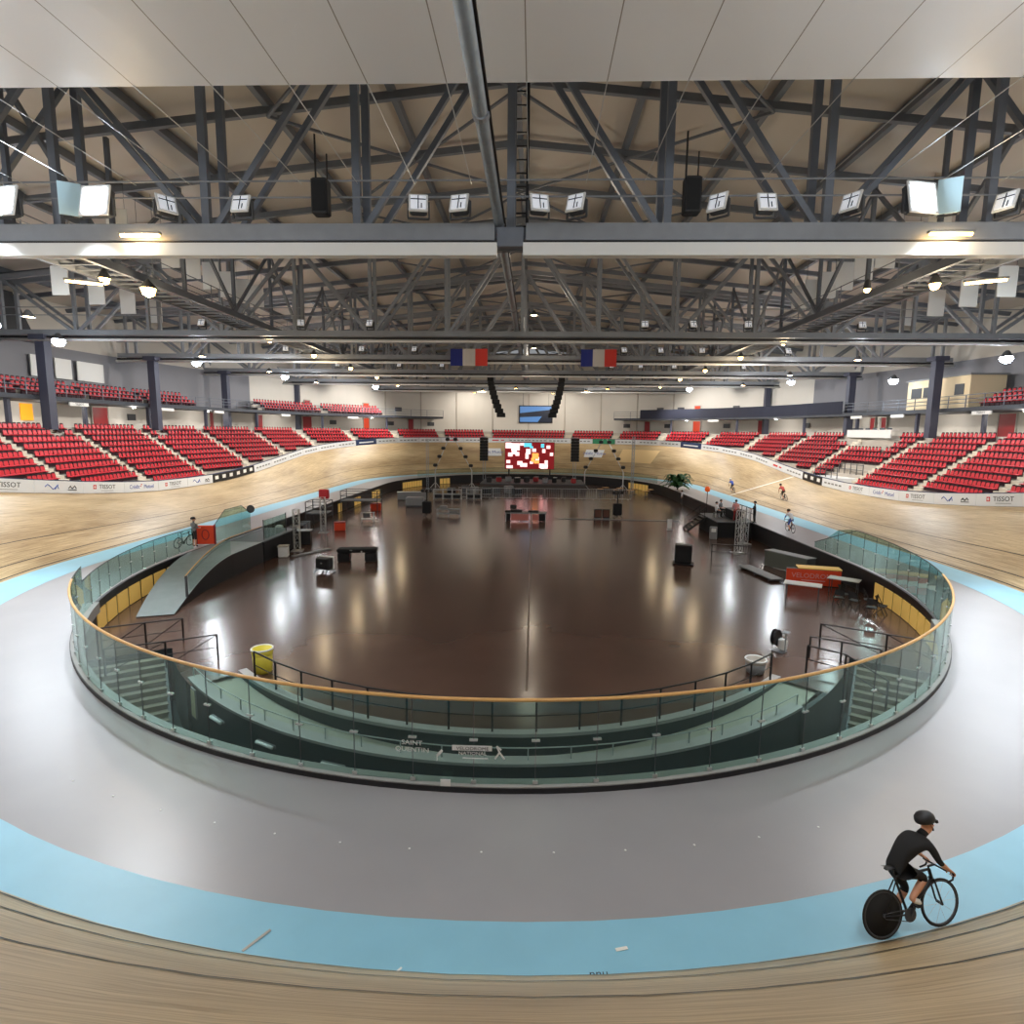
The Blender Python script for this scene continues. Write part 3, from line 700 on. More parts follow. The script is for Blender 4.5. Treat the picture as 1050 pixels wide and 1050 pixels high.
# stage riser with steps on the right
rs = box_thing('stage_riser', [('skirt', 'blackf', [((0, 0, .62), (3.0, 5.2, 1.24))], 0), ('deck', 'grey_d', [((0, 0, 1.27), (3.1, 5.3, .07))], 0)], (16.4, 49.6, FLOOR), 0, 'black skirted stage riser against the arena wall, carrying a table and seats', 'stage')
mb = MB(); mb.box((1.45, 0, 1.9), (.04, 5.2, .04)); mb.box((1.45, 0, 2.3), (.04, 5.2, .05))
for k in range(6): mb.box((1.45, -2.6+k*1.04, 1.8), (.04, .04, 1.05))
mb.build('back_rail', 'grey_d', rs)
st = empty('stage_steps', (14.85, 50.6, FLOOR), math.pi/2, 'black open steps climbing to the stage riser', 'stairs')
for i in range(6):
    mb = MB(); mb.box((0, 1.5-.25*i-.1, .2*(i+1)), (1.5, .3, .05)); mb.build('step', 'black', st)
for sx in (-.78, .78):
    mb = MB(); mb.bar((sx, 1.6, .05), (sx, .1, 1.2), .06, .16); mb.build('stringer', 'black', st)
    mb = MB(); mb.bar((sx, 1.5, .95), (sx, .1, 2.1), .04, .04); mb.box((sx, 1.45, .5), (.04, .04, 1.0)); mb.box((sx, .2, 1.5), (.04, .04, 1.2)); mb.build('handrail', 'black', st)
box_thing('stage_table', [('cover', 'blackf', [((0, 0, .36), (.8, 2.2, .72))], .03), ('table_top', 'black', [((0, 0, .74), (.85, 2.3, .04))], 0)], (16.9, 49.2, FLOOR+1.305), 0, 'black covered table on the stage riser', 'table')
box_thing('info_pedestal', [('body', 'grey_m', [((0, 0, .5), (.55, .4, 1.0))], .04), ('screen', 'white', [((0, -.21, .75), (.35, .02, .3))], 0)], (14.4, 46.4, FLOOR), -.2, 'grey pedestal with a white screen before the stage riser', 'pedestal')
e = empty('orange_lamp', (15.6, 52.6, FLOOR+1.3), 0, 'orange globe lamp on a thin pole at the stage riser', 'lamp')
mb = MB(); mb.tube([(0, 0, 0), (0, 0, 1.9)], .03, 6); mb.build('pole', 'black', e)
mb = MB(); mb.lathe([(.02, 1.85), (.2, 1.92), (.25, 2.1), (.2, 2.3), (.02, 2.36)], n=12); mb.build('globe', mat('orange_glow', (235, 90, 30), .5, emit=.25, ecol=(255, 110, 30)), e, True)
box_thing('floor_sign', [('panel', 'white', [((0, 0, .55), (.4, .04, .8))], 0), ('foot', 'galv', [((0, 0, .03), (.5, .4, .05))], 0)], (11.9, 50.5, FLOOR), .1, 'slim white floor sign standing before the black steps', 'sign')
# palm
pl = empty('potted_palm', (18.2, 74.2, FLOOR), 0, 'leafy green potted palm beside the far arena wall', 'plant')
mb = MB(); mb.lathe([(.3, 0), (.42, .5), (.4, .5)], n=12); mb.build('pot', 'grey_d', pl)
mb = MB(); mb.tube([(0, 0, .4), (.05, 0, 1.6)], .09, 8); mb.build('trunk', mat('bark', (84, 66, 48), .8), pl)
mb = MB()
for i in range(44):
    a = i*2.4; r = 1.3+.9*random.random(); zt = 2.0+1.6*random.random(); dx, dy = math.cos(a), math.sin(a)
    rows = []
    for k in range(6):
        q = k/5; w = .34*math.sin(math.pi*(.12+.85*q)); c = V((dx*r*q*1.1, dy*r*q*1.1, 1.5+(zt-1.5)*math.sin(q*2.2)-.5*q*q))
        rows.append([c+V((-dy*w, dx*w, 0)), c+V((0, 0, .05)), c-V((-dy*w, dx*w, 0))])
    mb.strip(rows)
mb.build('foliage', 'leaf', pl)

# scaffold platforms on the left
def scaffold(x, y, w, d, h, label, top=None):
    e = empty('scaffold_platform', (x, y, FLOOR), .05, label, 'scaffold')
    mb = MB()
    for sx in (-1, 1):
        for sy in (-1, 1): mb.box((sx*w/2, sy*d/2, (h+1.0)/2), (.06, .06, h+1.0))
    mb.build('post', 'grey_d', e)
    mb = MB(); mb.box((0, 0, h), (w, d, .08)); mb.build('deck', 'grey_d', e)
    mb = MB()
    for z in (h+.5, h+1.0):
        for sy in (-1, 1): mb.box((0, sy*d/2, z), (w, .045, .045))
        for sx in (-1, 1): mb.box((sx*w/2, 0, z), (.045, d, .045))
    for sy in (-1, 1): mb.bar((-w/2, sy*d/2, .1), (w/2, sy*d/2, h), .04, .04)
    mb.build('rail', 'grey_d', e); return e
scaffold(-18.2, 49.0, 1.7, 1.9, 1.3, 'small dark scaffold platform under the red box')
box_thing('red_box', [('body', 'red', [((0, 0, .4), (.8, .5, .8))], .06), ('bracket', 'grey_d', [((0, 0, -.15), (.08, .08, .4))], 0)], (-17.9, 49.4, FLOOR+2.45), .1, 'red box raised on top of the small scaffold platform', 'box')
scaffold(-17.2, 58.0, 3.6, 2.2, 1.35, 'wider dark scaffold platform along the black arena wall')
for i, (x, y, s, lab) in enumerate(((-16.0, 47.6, .75, 'red crate on the floor at the slim lattice tower'), (-16.3, 60.2, .8, 'red crate on the floor before the wide scaffold'), (-16.9, 61.4, .6, 'smaller red crate behind the red crate at the wide scaffold'))):
    box_thing('red_crate', [('body', 'orange', [((0, 0, s*.45), (s*1.2, s*.8, s*.9))], .05), ('lid', 'dred', [((0, 0, s*.93), (s*1.25, s*.85, .08))], .02)], (x, y, FLOOR), .3, lab, 'crate')
box_thing('covered_crate', [('cover', 'grey_m', [((0, 0, .55), (2.0, 1.3, 1.0))], .12), ('skid', 'grey_d', [((0, 0, .04), (1.9, 1.2, .08))], 0)], (-13.0, 64.0, FLOOR), .1, 'grey covered crate before the wide scaffold platform', 'crate')
box_thing('grey_bench', [('body', 'grey_m', [((0, 0, .5), (3.4, .8, .9))], .05), ('top', 'alu', [((0, 0, .97), (3.5, .9, .05))], 0)], (-14.6, 70.0, FLOOR), .2, 'long grey workbench along the far left arena wall', 'bench')
box_thing('utility_cart', [('tray', 'alu', [((0, 0, .3), (1.2, .7, .05)), ((0, .3, .85), (1.2, .1, .05))], 0), ('leg', 'alu', [((sx, sy, .45), (.05, .05, .9)) for sx in (-.55, .55) for sy in (-.3, .3)], 0), ('monitor', 'grey_d', [((-.1, .1, .6), (.6, .1, .4))], .02)], (-15.0, 52.3, FLOOR), .1, 'metal utility cart on the open floor before the wide scaffold', 'cart')
cb = box_thing('counter_unit', [('body', 'black', [((0, 0, .5), (2.4, .8, .95))], 0), ('top', 'grey_m', [((0, 0, 1.0), (2.5, .9, .05))], 0), ('barrel', 'white', [((-1.0, 0, 1.2), (.5, .5, .45))], .1)], (-17.4, 41.6, FLOOR), .2, 'black counter with a white barrel beyond the bike ramp landing', 'counter')
box_thing('white_crate', [('body', 'white', [((0, 0, .35), (.6, .6, .7))], .05), ('lid', 'concrete', [((0, 0, .73), (.66, .66, .06))], 0)], (-16.3, 37.2, FLOOR), .2, 'white crate on the floor against the bike ramp landing', 'crate')
for i in range(9):
    x, y, r = -18.95+.06*math.sin(i), 42.3+i*.66, .02*i
    box_thing('team_box', [('body', ['grey_m', 'white', 'black', 'galv'][i % 4], [((0, 0, .3), (.7, .52, .55+.1*(i % 3)))], .04), ('lid', 'grey_d', [((0, 0, .62+.05*(i % 3)), (.72, .54, .05))], 0)], (x, y, FLOOR), r, '%s team box in the row along the black left wall, %s from the ramp landing' % (['grey', 'white', 'black', 'silver'][i % 4], ORD[i]), 'box', 'team boxes along the wall')

# ---------------------------------------------------------------- far stage, screen, loudspeakers
stg = empty('stage_deck', (0, 87, FLOOR), 0, 'low stage deck under the red video screen at the far end', 'stage')
mb = MB(); mb.box((0, 0, .95), (15, 9, .1)); mb.build('deck', 'grey_d', stg)
mb = MB(); mb.box((0, -4.45, .45), (15, .06, .9)); mb.build('skirt', mat('stage_skirt', (70, 62, 58), .7), stg)
scr = empty('video_screen', (-.55, 91.5, -.3), 0, 'large red and white video screen on the far stage', 'screen')
mb = MB(); mb.box((0, 0, 3.65), (7.7, .25, 4.2)); mb.build('cabinet', 'black', scr)
mb = MB(); mb.box((0, -.14, 3.65), (7.6, .02, 4.1)); mb.build('display', 'scr_d', scr)
mb = MB(); rnd = random.Random(5)
cells = [(-3.3, 5.2, .9, .9), (-2.2, 5.0, 1.3, 1.1), (-2.4, 4.2, .8, .7), (-3.0, 3.8, .7, .6), (-1.9, 3.9, .6, .6), (-3.3, 2.7, .6, .5), (-3.1, 1.9, 1.0, .45), (-1.5, 2.5, .8, .6), (-.9, 2.2, 1.1, .6), (-.2, 4.3, .7, .8), (-.4, 3.6, .5, .9), (.7, 4.5, .6, .5), (3.4, 3.9, .5, .5), (2.9, 5.0, .6, .5), (2.2, 4.4, .5, .6), (1.9, 2.1, .8, .7), (2.6, 2.5, .5, .9), (1.2, 3.2, .6, .5), (-1.2, 5.4, .6, .4), (.3, 2.6, .5, .4), (2.3, 1.9, 1.1, .5)]
for x, z, w, h in cells: mb.bevbox((x, -.158, z), (w, .02, h), .009)
mb.build('pale_tiles', 'scr_w', scr)
mb = MB()
for x, z, w, h in ((-.3, 5.3, 1.2, .6), (.3, 4.95, .5, .3), (2.0, 5.2, .5, .6)): mb.box((x, -.158, z), (w, .02, h))
mb.build('cyan_tiles', 'scr_c', scr)
mb = MB()
for x, z, w, h in ((.9, 3.6, 1.0, .9), (1.1, 2.7, .8, .5), (.5, 3.0, .5, .6)): mb.box((x, -.16, z), (w, .02, h))
mb.build('orange_tiles', 'scr_o', scr)
for sx in (-3.2, 3.2): mb = MB(); mb.box((sx, .3, .8), (.2, .4, 1.6)); mb.build('support_leg', 'black', scr)
for side, x in (('by the pale board on the far bend', -7.45), ('by the green board on the far bend', 6.3)):
    e = empty('line_array', (x, 89, -.3), 0, 'tall black hanging loudspeaker stack on its mast, '+side, 'loudspeaker', 'loudspeaker stacks beside the screen')
    for k in range(8): mb = MB(); mb.bevbox((0, -.02*k, 6.2-.44*k), (1.25, .7, .42), .04); mb.build('speaker_box', 'black', e)
    for dx in (-.18, .18): mb = MB(); mb.tube([(dx, .45, 0), (dx, .45, 6.5)], .05, 6); mb.build('mast', 'galv', e)
    mb = MB(); mb.box((0, .2, 6.5), (1.0, .8, .12)); mb.build('bumper_bar', 'galv', e)
def a_frame(x0, xa, x1, zt, y, label):
    e = empty('lighting_mast', ((x0+x1)/2, y, FLOOR), 0, label, 'lighting mast'); c = (x0+x1)/2
    for xx in (x0, x1):
        mb = MB(); mb.tube([(xx-c, 0, 2.6), (xa-c+(.25 if xx > xa else -.25), 0, zt)], .06, 6); mb.build('boom', 'alu', e)
        mb = MB(); mb.tube([(xx-c, 0, 0), (xx-c, 0, 2.6)], .09, 6); mb.build('post', 'alu', e)
        mb = MB(); mb.tube([(xx-c, 0, .8), (xx-c-.7, -.3, 0)], .04, 6); mb.tube([(xx-c, 0, .8), (xx-c+.7, -.3, 0)], .04, 6); mb.build('foot', 'alu', e)
        for k in (.12, .38, .62, .88):
            px = xx+(xa-xx)*k-c; pz = 2.6+(zt-2.6)*k; s = -1 if xx < xa else 1
            mb = MB(); mb.bevbox((px+s*.25, -.2, pz+.12), (.6, .5, .45), .1); mb.build('lamp_head', 'black', e)
    return e
a_frame(-14.4, -12.0, -9.0, 7.6, 86, 'A-shaped lighting mast hung with black lamps beyond the light stand and trolley')
a_frame(7.6, 10.4, 13.2, 7.4, 86, 'A-shaped lighting mast hung with black lamps before the green board')
lattice(14.2, 84, FLOOR, 7.8, 'tall slim mast standing just past the A-shaped mast by the green board', .3, 'slim_mast', 'galv')
lattice(-15.2, 84, FLOOR, 7.2, 'tall slim mast standing just past the A-shaped mast by the pale board', .3, 'slim_mast', 'galv')
# crowd barriers before the stage
def barrier():
    e = empty('crowd_barrier', (0, 0, FLOOR), 0, 'grey crowd barrier', 'barrier', 'crowd barriers before the stage')
    mb = MB(); mb.tube([(-1.05, 0, .15), (-1.05, 0, 1.35), (1.05, 0, 1.35), (1.05, 0, .15)], .035, 6, closed=True); mb.build('frame', 'alu', e)
    mb = MB()
    for k in range(9): mb.box((-.9+.225*k, 0, .75), (.035, .02, 1.2))
    mb.build('bars', 'galv', e)
    for sx in (-.7, .7): mb = MB(); mb.box((sx, 0, .06), (.06, .6, .05)); mb.box((sx, 0, .12), (.05, .05, .1)); mb.build('foot', 'alu', e)
    return e
b0 = barrier()
for i in range(10):
    x = -8.2+i*2.15; lab = 'grey crowd barrier in the row before the stage, %s from the shelving' % ORD[i]
    if i == 0: b0.location = (x, 72.6, FLOOR); b0['label'] = lab
    else: copy_tree(b0, None, (x, 72.6, FLOOR), 0, lab)
# shelving frames and cases left of the barriers
def rack(x, y, w, n, label, h=1.3):
    e = empty('shelf_frame', (x, y, FLOOR), 0, label, 'shelving')
    mb = MB()
    for k in range(n+1):
        for sy in (-.3, .3): mb.box((-w/2+w*k/n, sy, h/2), (.07, .07, h))
    mb.build('upright', 'alu', e)
    for z in (.15, .65, 1.2): mb = MB(); mb.box((0, 0, z), (w, .65, .05)); mb.build('shelf', 'galv', e)
    for k in range(n): mb = MB(); mb.bevbox((-w/2+w*(k+.5)/n, 0, .38), (w/n*.75, .5, .4), .04); mb.build('drawer', 'black', e)
rack(-10.4, 71.0, 3.4, 3, 'metal shelf frame with black drawers at the near end of the barriers')
rack(-7.2, 71.4, 1.8, 2, 'smaller metal shelf frame next to the first crowd barrier')
for i in range(7):
    x, y = -10.8+1.45*i+(.3 if i % 2 else 0), 77.5+.8*(i % 3)
    box_thing('stage_case', [('body', ['blackf', 'grey_d', 'grey_m'][i % 3], [((0, 0, .45+.1*(i % 2)), (1.1, .8, .8+.2*(i % 2)))], .05), ('corner_trim', 'alu', [((0, -.41, .08), (1.1, .02, .05)), ((0, -.41, .8), (1.1, .02, .05))], 0)], (x, y, FLOOR), .1*i, '%s case among the cases behind the shelving, %s along from the far light mast' % (['black', 'dark', 'grey'][i % 3], ORD[i]), 'case', 'cases behind the shelving')
for i in range(10):
    x = -6.3+1.35*i; k = i % 4
    box_thing(['stage_monitor', 'drum_case', 'keyboard_stand', 'amplifier'][k], [('body', ['black', 'dred', 'grey_m', 'blackf'][k], [((0, 0, .4), (.8, .6, .7))], .1 if k < 2 else .03), ('top_panel', ['grey_d', 'grey_m', 'black', 'alu'][k], [((0, -.1, .78), (.7, .5, .06))], 0)], (x, 84.2+.9*(i % 3), FLOOR+1.0), .2*i,
        '%s on the stage deck, %s along its front' % (['black wedge monitor', 'round red case', 'grey keyboard stand', 'black amplifier'][k], ORD[i]), 'stage gear')
for i in range(8):
    x = 9.2+.95*i; y = 79.5-.7*i*.5
    box_thing('cafe_table', [('table_top', mat('tan', (190, 140, 80), .6), [((0, 0, .74), (.8, .8, .05))], .02), ('pedestal', 'grey_d', [((0, 0, .37), (.08, .08, .72)), ((0, 0, .02), (.5, .5, .04))], 0)], (x, y+2.5*(i % 2), FLOOR), .3*i, 'tan topped cafe table in the far corner seating, %s from the barriers' % ORD[i], 'table', 'cafe tables in the far corner')
# ---------------------------------------------------------------- camera frame (also used to pick which seats show largest)
CF = V((-0.03462647, 0.99013676, -0.13575791)); CR = V((0.99929165, 0.03630501, 0.00990726)); CU = V((-0.01473823, 0.13531869, 0.9906925)); CP = V((0, 0, 7.0)); FPX = 600.
def px(p):
    d = V(p)-CP; z = d.dot(CF)
    return (1e6, 1e6, z) if z < .1 else (525+FPX*d.dot(CR)/z, 525-FPX*d.dot(CU)/z, z)

# ---------------------------------------------------------------- grandstand
S0, S1 = LQ-4, LT-LQ+4
NK = 10; zk = lambda k: 2.0+.5*k
def rowoff(s, k):
    e, zb = edge(s); return e+.7+(zk(k)-zb)*1.5
mb = MB(); rows = []
ST = [S0+(S1-S0)*i/160 for i in range(161)]
for s in ST:
    e, zb = edge(s); r = [out(s, e+.12, -1), out(s, e+.12, zb+.05)]; z = zb+.05
    for k in range(NK+1):
        o_ = max(rowoff(s, k), e+.3); zz = max(zk(k), zb+.05)
        r += [out(s, o_, z), out(s, o_, zz)]; z = zz
    r += [out(s, boff(s)+5.3, 7.0)]
    rows.append(r)
mb.strip(rows); struct(mb, 'grandstand_floor', 'concrete', 'stepped concrete grandstand around the track')
# white lit nosing along the row edges
# aisles
AY = [41, 50, 59, 68]
AIS = [LQ+y-YN for y in AY]+[LQ+(77-YN)+6.6*i for i in range(13)]
AIS = [a for a in AIS if a < LT/2-1]
AIS = sorted(AIS+[LT-a for a in AIS])
nst = 0
for a in AIS:
    e, zb = edge(a); mb = MB(); p, n, d = track(a); rz = math.atan2(n.y, n.x)
    kk = [k for k in range(NK) if zk(k) > zb+.2]
    for k in kk:
        o_ = rowoff(a, k)
        for h in (0, 1):
            c = out(a, o_-.18+.36*h, zk(k)-.25+.25*h+.01); mb.box((c.x, c.y, c.z-.12), (.42, 1.15, .26), rz=rz)
    nst += 1
    o = mb.build('aisle_steps', 'step'); tag(o, 'pale concrete aisle steps in the grandstand', None, 'aisle steps', 'structure')
# seats
def seat_mesh():
    mb = MB()
    mb.strip([[(-.16, .10, .40), (0, .13, .40), (.16, .10, .40)], [(-.175, .13, .6), (0, .17, .6), (.175, .13, .6)], [(-.15, .16, .74), (0, .20, .76), (.15, .16, .74)]], 0)
    mb.strip([[(-.16, .155, .74), (0, .195, .76), (.16, .155, .74)], [(-.13, .165, .85), (0, .205, .87), (.13, .165, .85)]], 1)
    mb.strip([[(-.19, .20, .84), (0, .24, .84), (.19, .20, .84)], [(-.22, .16, .62), (0, .20, .62), (.22, .16, .62)], [(-.21, .13, .40), (0, .16, .40), (.21, .13, .40)]], 1)
    mb.add([(-.17, -.2, .37), (.17, -.2, .37), (.17, .1, .41), (-.17, .1, .41), (-.15, -.22, .41), (.15, -.22, .41), (.15, .1, .45), (-.15, .1, .45)], [(4, 5, 6, 7), (0, 1, 5, 4), (1, 2, 6, 5), (3, 0, 4, 7)], 0); mb.add([(-.19, -.22, .37), (.19, -.22, .37), (.19, .1, .41), (-.19, .1, .41)], [(3, 2, 1, 0)], 1); mb.box((0, .06, .25), (.46, .16, .3), 1)
    return mb
M['seatback'] = mat('seat_dark_shell', (52, 18, 30), .6)
PILL = [(A-39, 47.6), (A-39, 61.5), (A-39, 76), (A-36.5, 93), (A+39, 58), (A+39, 73), (A+36.5, 92), (A-22, 113), (A+22, 113)]
KEEP = [(x, y, .75, .8) for x, y in PILL]
_q = out(LQ+66.5-YN, boff(LQ+66.5-YN)-.9, 0); KEEP.append((_q.x, _q.y, 1.1, 4.7)); _q = out(LQ+61.8-YN, edge(LQ+61.8-YN)[0]+1.7, 0); KEEP.append((_q.x+.3, _q.y, 2.0, 2.75))
KEEP.append((A+42.4, 60.5, 2.2, 5))
def seat_places():
    res = []
    blocks = [S0+1]+AIS+[S1-1]
    def add(k, s, o_, z, lvl, bi, row):
        p = out(s, o_, z); x, y, d = px(p)
        if any(abs(p.x-qx) < hx and abs(p.y-qy) < hy for qx, qy, hx, hy in KEEP): return
        if -12 < x < 1062 and d > 0: res.append((d, s, k, o_, z, lvl, bi, row, x))
    for bi in range(len(blocks)-1):
        a, b = blocks[bi]+.75, blocks[bi+1]-.75
        side = 'L' if (a+b)/2 > LT/2 else 'R'
        row = 0
        for k in range(NK):
            got = False; s = a
            while s < b:
                e, zb = edge(s); o_ = rowoff(s, k)
                R = R0+o_; sc = R0/R if (s < LQ or LQ+LS < s < 3*LQ+LS or s > 3*LQ+2*LS) else 1.
                if zk(k) > zb+.35: add(k, s, o_+.42, zk(k), 0, bi, row); got = True
                s += .52*sc
            row += got
    for s_a, s_b in UPPER:
        n = max(1, int((s_b-s_a)/7))
        for bi in range(n):
            a, b = s_a+(s_b-s_a)*bi/n+.5, s_a+(s_b-s_a)*(bi+1)/n-.5
            for k in range(3):
                s = a
                while s < b:
                    o_ = boff(s)+1.5+.8*k; R = R0+o_; sc = R0/R if (s < LQ or LQ+LS < s < 3*LQ+LS or s > 3*LQ+2*LS) else 1.
                    add(k, s, o_, 9.6+.42*k, 1, bi, k); s += .55*sc
    return res
UPPER = [(LQ+2, LQ+25), (LT-LQ-40, LT-LQ-1), (LT-LQ-LS-18, LT-LQ-LS-2)]
PL = seat_places(); PL.sort(key=lambda r: r[0])
proto = None
cnt = {}
big = PL[:300]; rest = PL[300:]
big.sort(key=lambda r: (r[5], r[6], r[7], r[1]))
for d, s, k, o_, z, lvl, bi, row, x in big:
    left = s > LT/2; key = (lvl, left, bi, row); cnt[key] = cnt.get(key, 0)+1
    nb = len([1 for b in {q[6] for q in big if q[5] == lvl and (q[1] > LT/2) == left} if b <= bi]) if not left else len([1 for b in {q[6] for q in big if q[5] == lvl and (q[1] > LT/2) == left} if b >= bi])
    lab = 'red seat, %s along in the %s row up, %s %s block on the %s' % (ordn(cnt[key]-1), ordn(row), ordn(nb-1), 'balcony' if lvl else 'stand', 'left' if left else 'right')
    p, n, dd = track(s); rz = math.atan2(n.y, n.x)-math.pi/2; q = out(s, o_, z)
    if proto is None:
        proto = seat_mesh().build('stadium_seat', ['red', 'seatback'], None, False, False); o = proto
    else: o = proto.copy(); C.objects.link(o)
    o.location = q; o.rotation_euler = (0, 0, rz); tag(o, lab, 'seat', 'red seats nearest the camera')
sv = seat_mesh(); mb = MB()
for d, s, k, o_, z, lvl, bi, row, x in rest:
    p, n, dd = track(s); q = out(s, o_, z); R = Matrix.Translation(q) @ Matrix.Rotation(math.atan2(n.y, n.x)-math.pi/2, 4, 'Z')
    b = len(mb.v); mb.v += [tuple(R @ V(v)) for v in sv.v]; mb.f += [tuple(b+i for i in f) for f in sv.f]; mb.mi += sv.mi
o = mb.build('stadium_seating', ['red', 'seatback'], None, False, False); tag(o, 'rows of red seats farther away around the grandstand and balcony', 'seats', None, 'stuff')

# ---------------------------------------------------------------- concourse wall, balcony
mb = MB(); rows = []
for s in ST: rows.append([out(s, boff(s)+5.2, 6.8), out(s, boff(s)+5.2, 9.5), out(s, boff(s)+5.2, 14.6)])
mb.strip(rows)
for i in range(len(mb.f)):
    if i % 2 and min(mb.v[j][1] for j in mb.f[i]) < 84: mb.mi[i] = 1  # near upper wall coloured grey for the shade where lamps do not reach
struct(mb, 'wall_back', ['wallw', 'wall_shaded'], 'white wall behind the grandstand and balcony')
# vertical ribs on the far wall
ribs = MB()
for i in range(-4, 5):
    s = LT/2+i*4.4; p = out(s, boff(s)+5.12, 9.9); _, n, _ = track(s); ribs.box((p.x, p.y, 10.6), (.14, .16, 7.4), rz=math.atan2(n.y, n.x))
struct(ribs, 'trim_11', 'concrete', 'vertical joint ribs on the far white wall')
# balconies
BAL = [(S0, LT/2-11.5), (LT/2+11.5, S1)]
for j, (a, b) in enumerate(BAL):
    mb = MB(); rows = []
    for s in irange(a, b, 1.5): rows.append([out(s, boff(s)+5.1, 9.25), out(s, boff(s)+.25, 9.25), out(s, boff(s)+.25, 9.6), out(s, boff(s)+.35, 9.6), out(s, boff(s)+5.1, 9.6)])
    mb.strip(rows); struct(mb, 'balcony_slab', mat('balcony_dark', (58, 62, 70), .6), 'dark balcony slab on the '+('right' if j == 0 else 'left'))
    for (c0, c1) in UPPER:
        if c0 >= a and c1 <= b:
            mb = MB(); rows = []
            for s in irange(c0, c1, 1.5): rows.append([out(s, boff(s)+q, z) for q, z in ((2.0, 9.6), (2.0, 10.02), (2.8, 10.02), (2.8, 10.44), (3.8, 10.44))])
            mb.strip(rows); struct(mb, 'balcony_floor', 'concrete', 'stepped seating base on the balcony')
    e = empty('balcony_railing', out((a+b)/2, boff((a+b)/2)+.3, 9.6), 0, 'long dark railing along the balcony front on the '+('right' if j == 0 else 'left'), 'railing'); o0 = e.location.copy()
    for zz in (.4, .75, 1.1):
        mb = MB(); mb.tube([out(s, boff(s)+.3, 9.6+zz)-o0 for s in irange(a, b, 1.5)], .035, 5); mb.build('rail', 'dsteel', e)
    mb = MB(); kk = 0
    for s in irange(a, b, 2.2):
        q = out(s, boff(s)+.3, 9.6)-o0; m2 = MB(); m2.box((q.x, q.y, .55), (.06, .06, 1.1)); m2.build('post', 'dsteel', e)
# dark cloth hung on the right balcony
def fascia(a, b, z0, z1, mt, label, off=.18):
    mb = MB(); rows = []
    for s in irange(a, b, 1.5): rows.append([out(s, boff(s)+off, z0), out(s, boff(s)+off, z1), out(s, boff(s)+off+.05, z1), out(s, boff(s)+off+.05, z0), out(s, boff(s)+off, z0)])
    mb.strip(rows); o = mb.build('balcony_banner', mt); tag(o, label, 'banner'); return o
fascia(LQ+42, LQ+LS+22, 9.5, 11.0, 'navy', 'long black cloth banner hung along the right balcony front')
# posts under the balcony
i = 0
for sg in (0, 1):
    for m in range(9):
        s = LQ+6+m*8.6 if sg == 0 else LT-LQ-6-m*8.6
        if abs(s-LT/2) < 12: continue
        p = out(s, boff(s)+.9, 8.1); mb = MB(); mb.box((0, 0, 0), (.3, .3, 2.3)); o = mb.build('balcony_column', 'pillar'); o.location = p; tag(o, 'thin dark post under the balcony', None, 'balcony posts', 'structure'); i += 1
for j, (x, y) in enumerate(PILL):
    mb = MB(); mb.box((x, y, 10.6), (.75, .75, 7.6)); mb.box((x, y, 14.2), (1.3, 1.3, .4)); struct(mb, 'pillar_%d' % (j+1), 'pillar', 'dark blue square pillar carrying the roof beside the grandstand')
# doors, windows and signs on the back wall
nd = 0
def on_wall(s, z, w, h, name, mt, label, off=5.14, t=.08, kind='structure', frame=None):
    p = out(s, boff(s)+off, z); _, n, _ = track(s); mb = MB(); mb.box((0, 0, 0), (w, t, h)); o = mb.build(name, mt); o.location = p; o.rotation_euler = (0, 0, math.atan2(n.y, n.x)-math.pi/2)
    tag(o, label, None, None, kind)
    if frame:
        m2 = MB()
        for sx in (-1, 1): m2.box((sx*(w/2+.06), -.03, 0), (.12, .1, h+.2))
        m2.box((0, -.03, h/2+.06), (w, .1, .12)); m2.build('door_frame', frame, o)
    return o
sL = lambda y: LT-LQ-(y-YN)
for s, w, mt in ((sL(60.8), 2.2, 'dred'), (sL(77), 1.0, 'dred'), (sL(79), 1.0, 'dred'), (sL(83), 1.6, 'dred'), (LT/2+27, 2.2, 'dred'), (LT/2+20, 1.1, 'orange'), (LT/2+14.5, 1.0, 'dred'), (LT/2-14.5, 1.0, 'dred'), (LT/2-20.5, 1.4, 'orange'), (LT/2-28, 2.4, 'dred'), (sR(72.2), 1.0, 'dred'), (sR(73.9), 1.0, 'dred'), (sR(56.4), 2.0, 'dred')):
    nd += 1; on_wall(s, 8.05, w, 2.1, 'door_%d' % nd, mt, 'red door in the white concourse wall', frame='greydoor')
for s, mt in ((LT/2+20, 'orange'), (LT/2+27, 'dred'), (LT/2-20.5, 'orange')):
    nd += 1; on_wall(s, 10.7, 1.1, 2.0, 'door_%d' % nd, mt, 'red door in the upper balcony wall', frame='greydoor')
nwin += 1; on_wall(sL(52), 8.35, 1.3, 1.5, 'window_%d' % nwin, mat('amber_window', (240, 170, 40), .5, emit=.55, ecol=(255, 165, 30)), 'bright amber window in the left concourse wall')
for i, (s, z) in enumerate([(sL(65), 8.2), (LT/2+24, 8.3), (LT/2+17, 8.3), (LT/2+12, 8.3), (LT/2-12, 8.3), (LT/2-17, 8.3), (LT/2-24, 8.3), (LT/2-33, 8.3), (LT/2+23.5, 10.9), (LT/2+16, 10.9), (LT/2-16, 11.2), (LT/2-18.5, 11.2), (LT/2-25, 11.2)]):
    nwin += 1; on_wall(s, z, 1.3, .7, 'window_%d' % nwin, 'grey_d', 'small dark window in the white back wall')
# dark panels and white panels on the upper left wall
for i, (y, w) in enumerate(((53.4, 1.5), (56.4, 2.0), (59.8, 3.6))):
    p = out(sL(y), boff(sL(y))+4.9, 12.6); mb = MB(); mb.box((0, 0, 0), (.1, w, 1.9)); o = mb.build('wall_panel', 'white'); o.location = p; tag(o, 'white panel on the upper left wall above the balcony seats, %s from the near end' % ORD[i], 'panel', 'white panels over the left balcony')
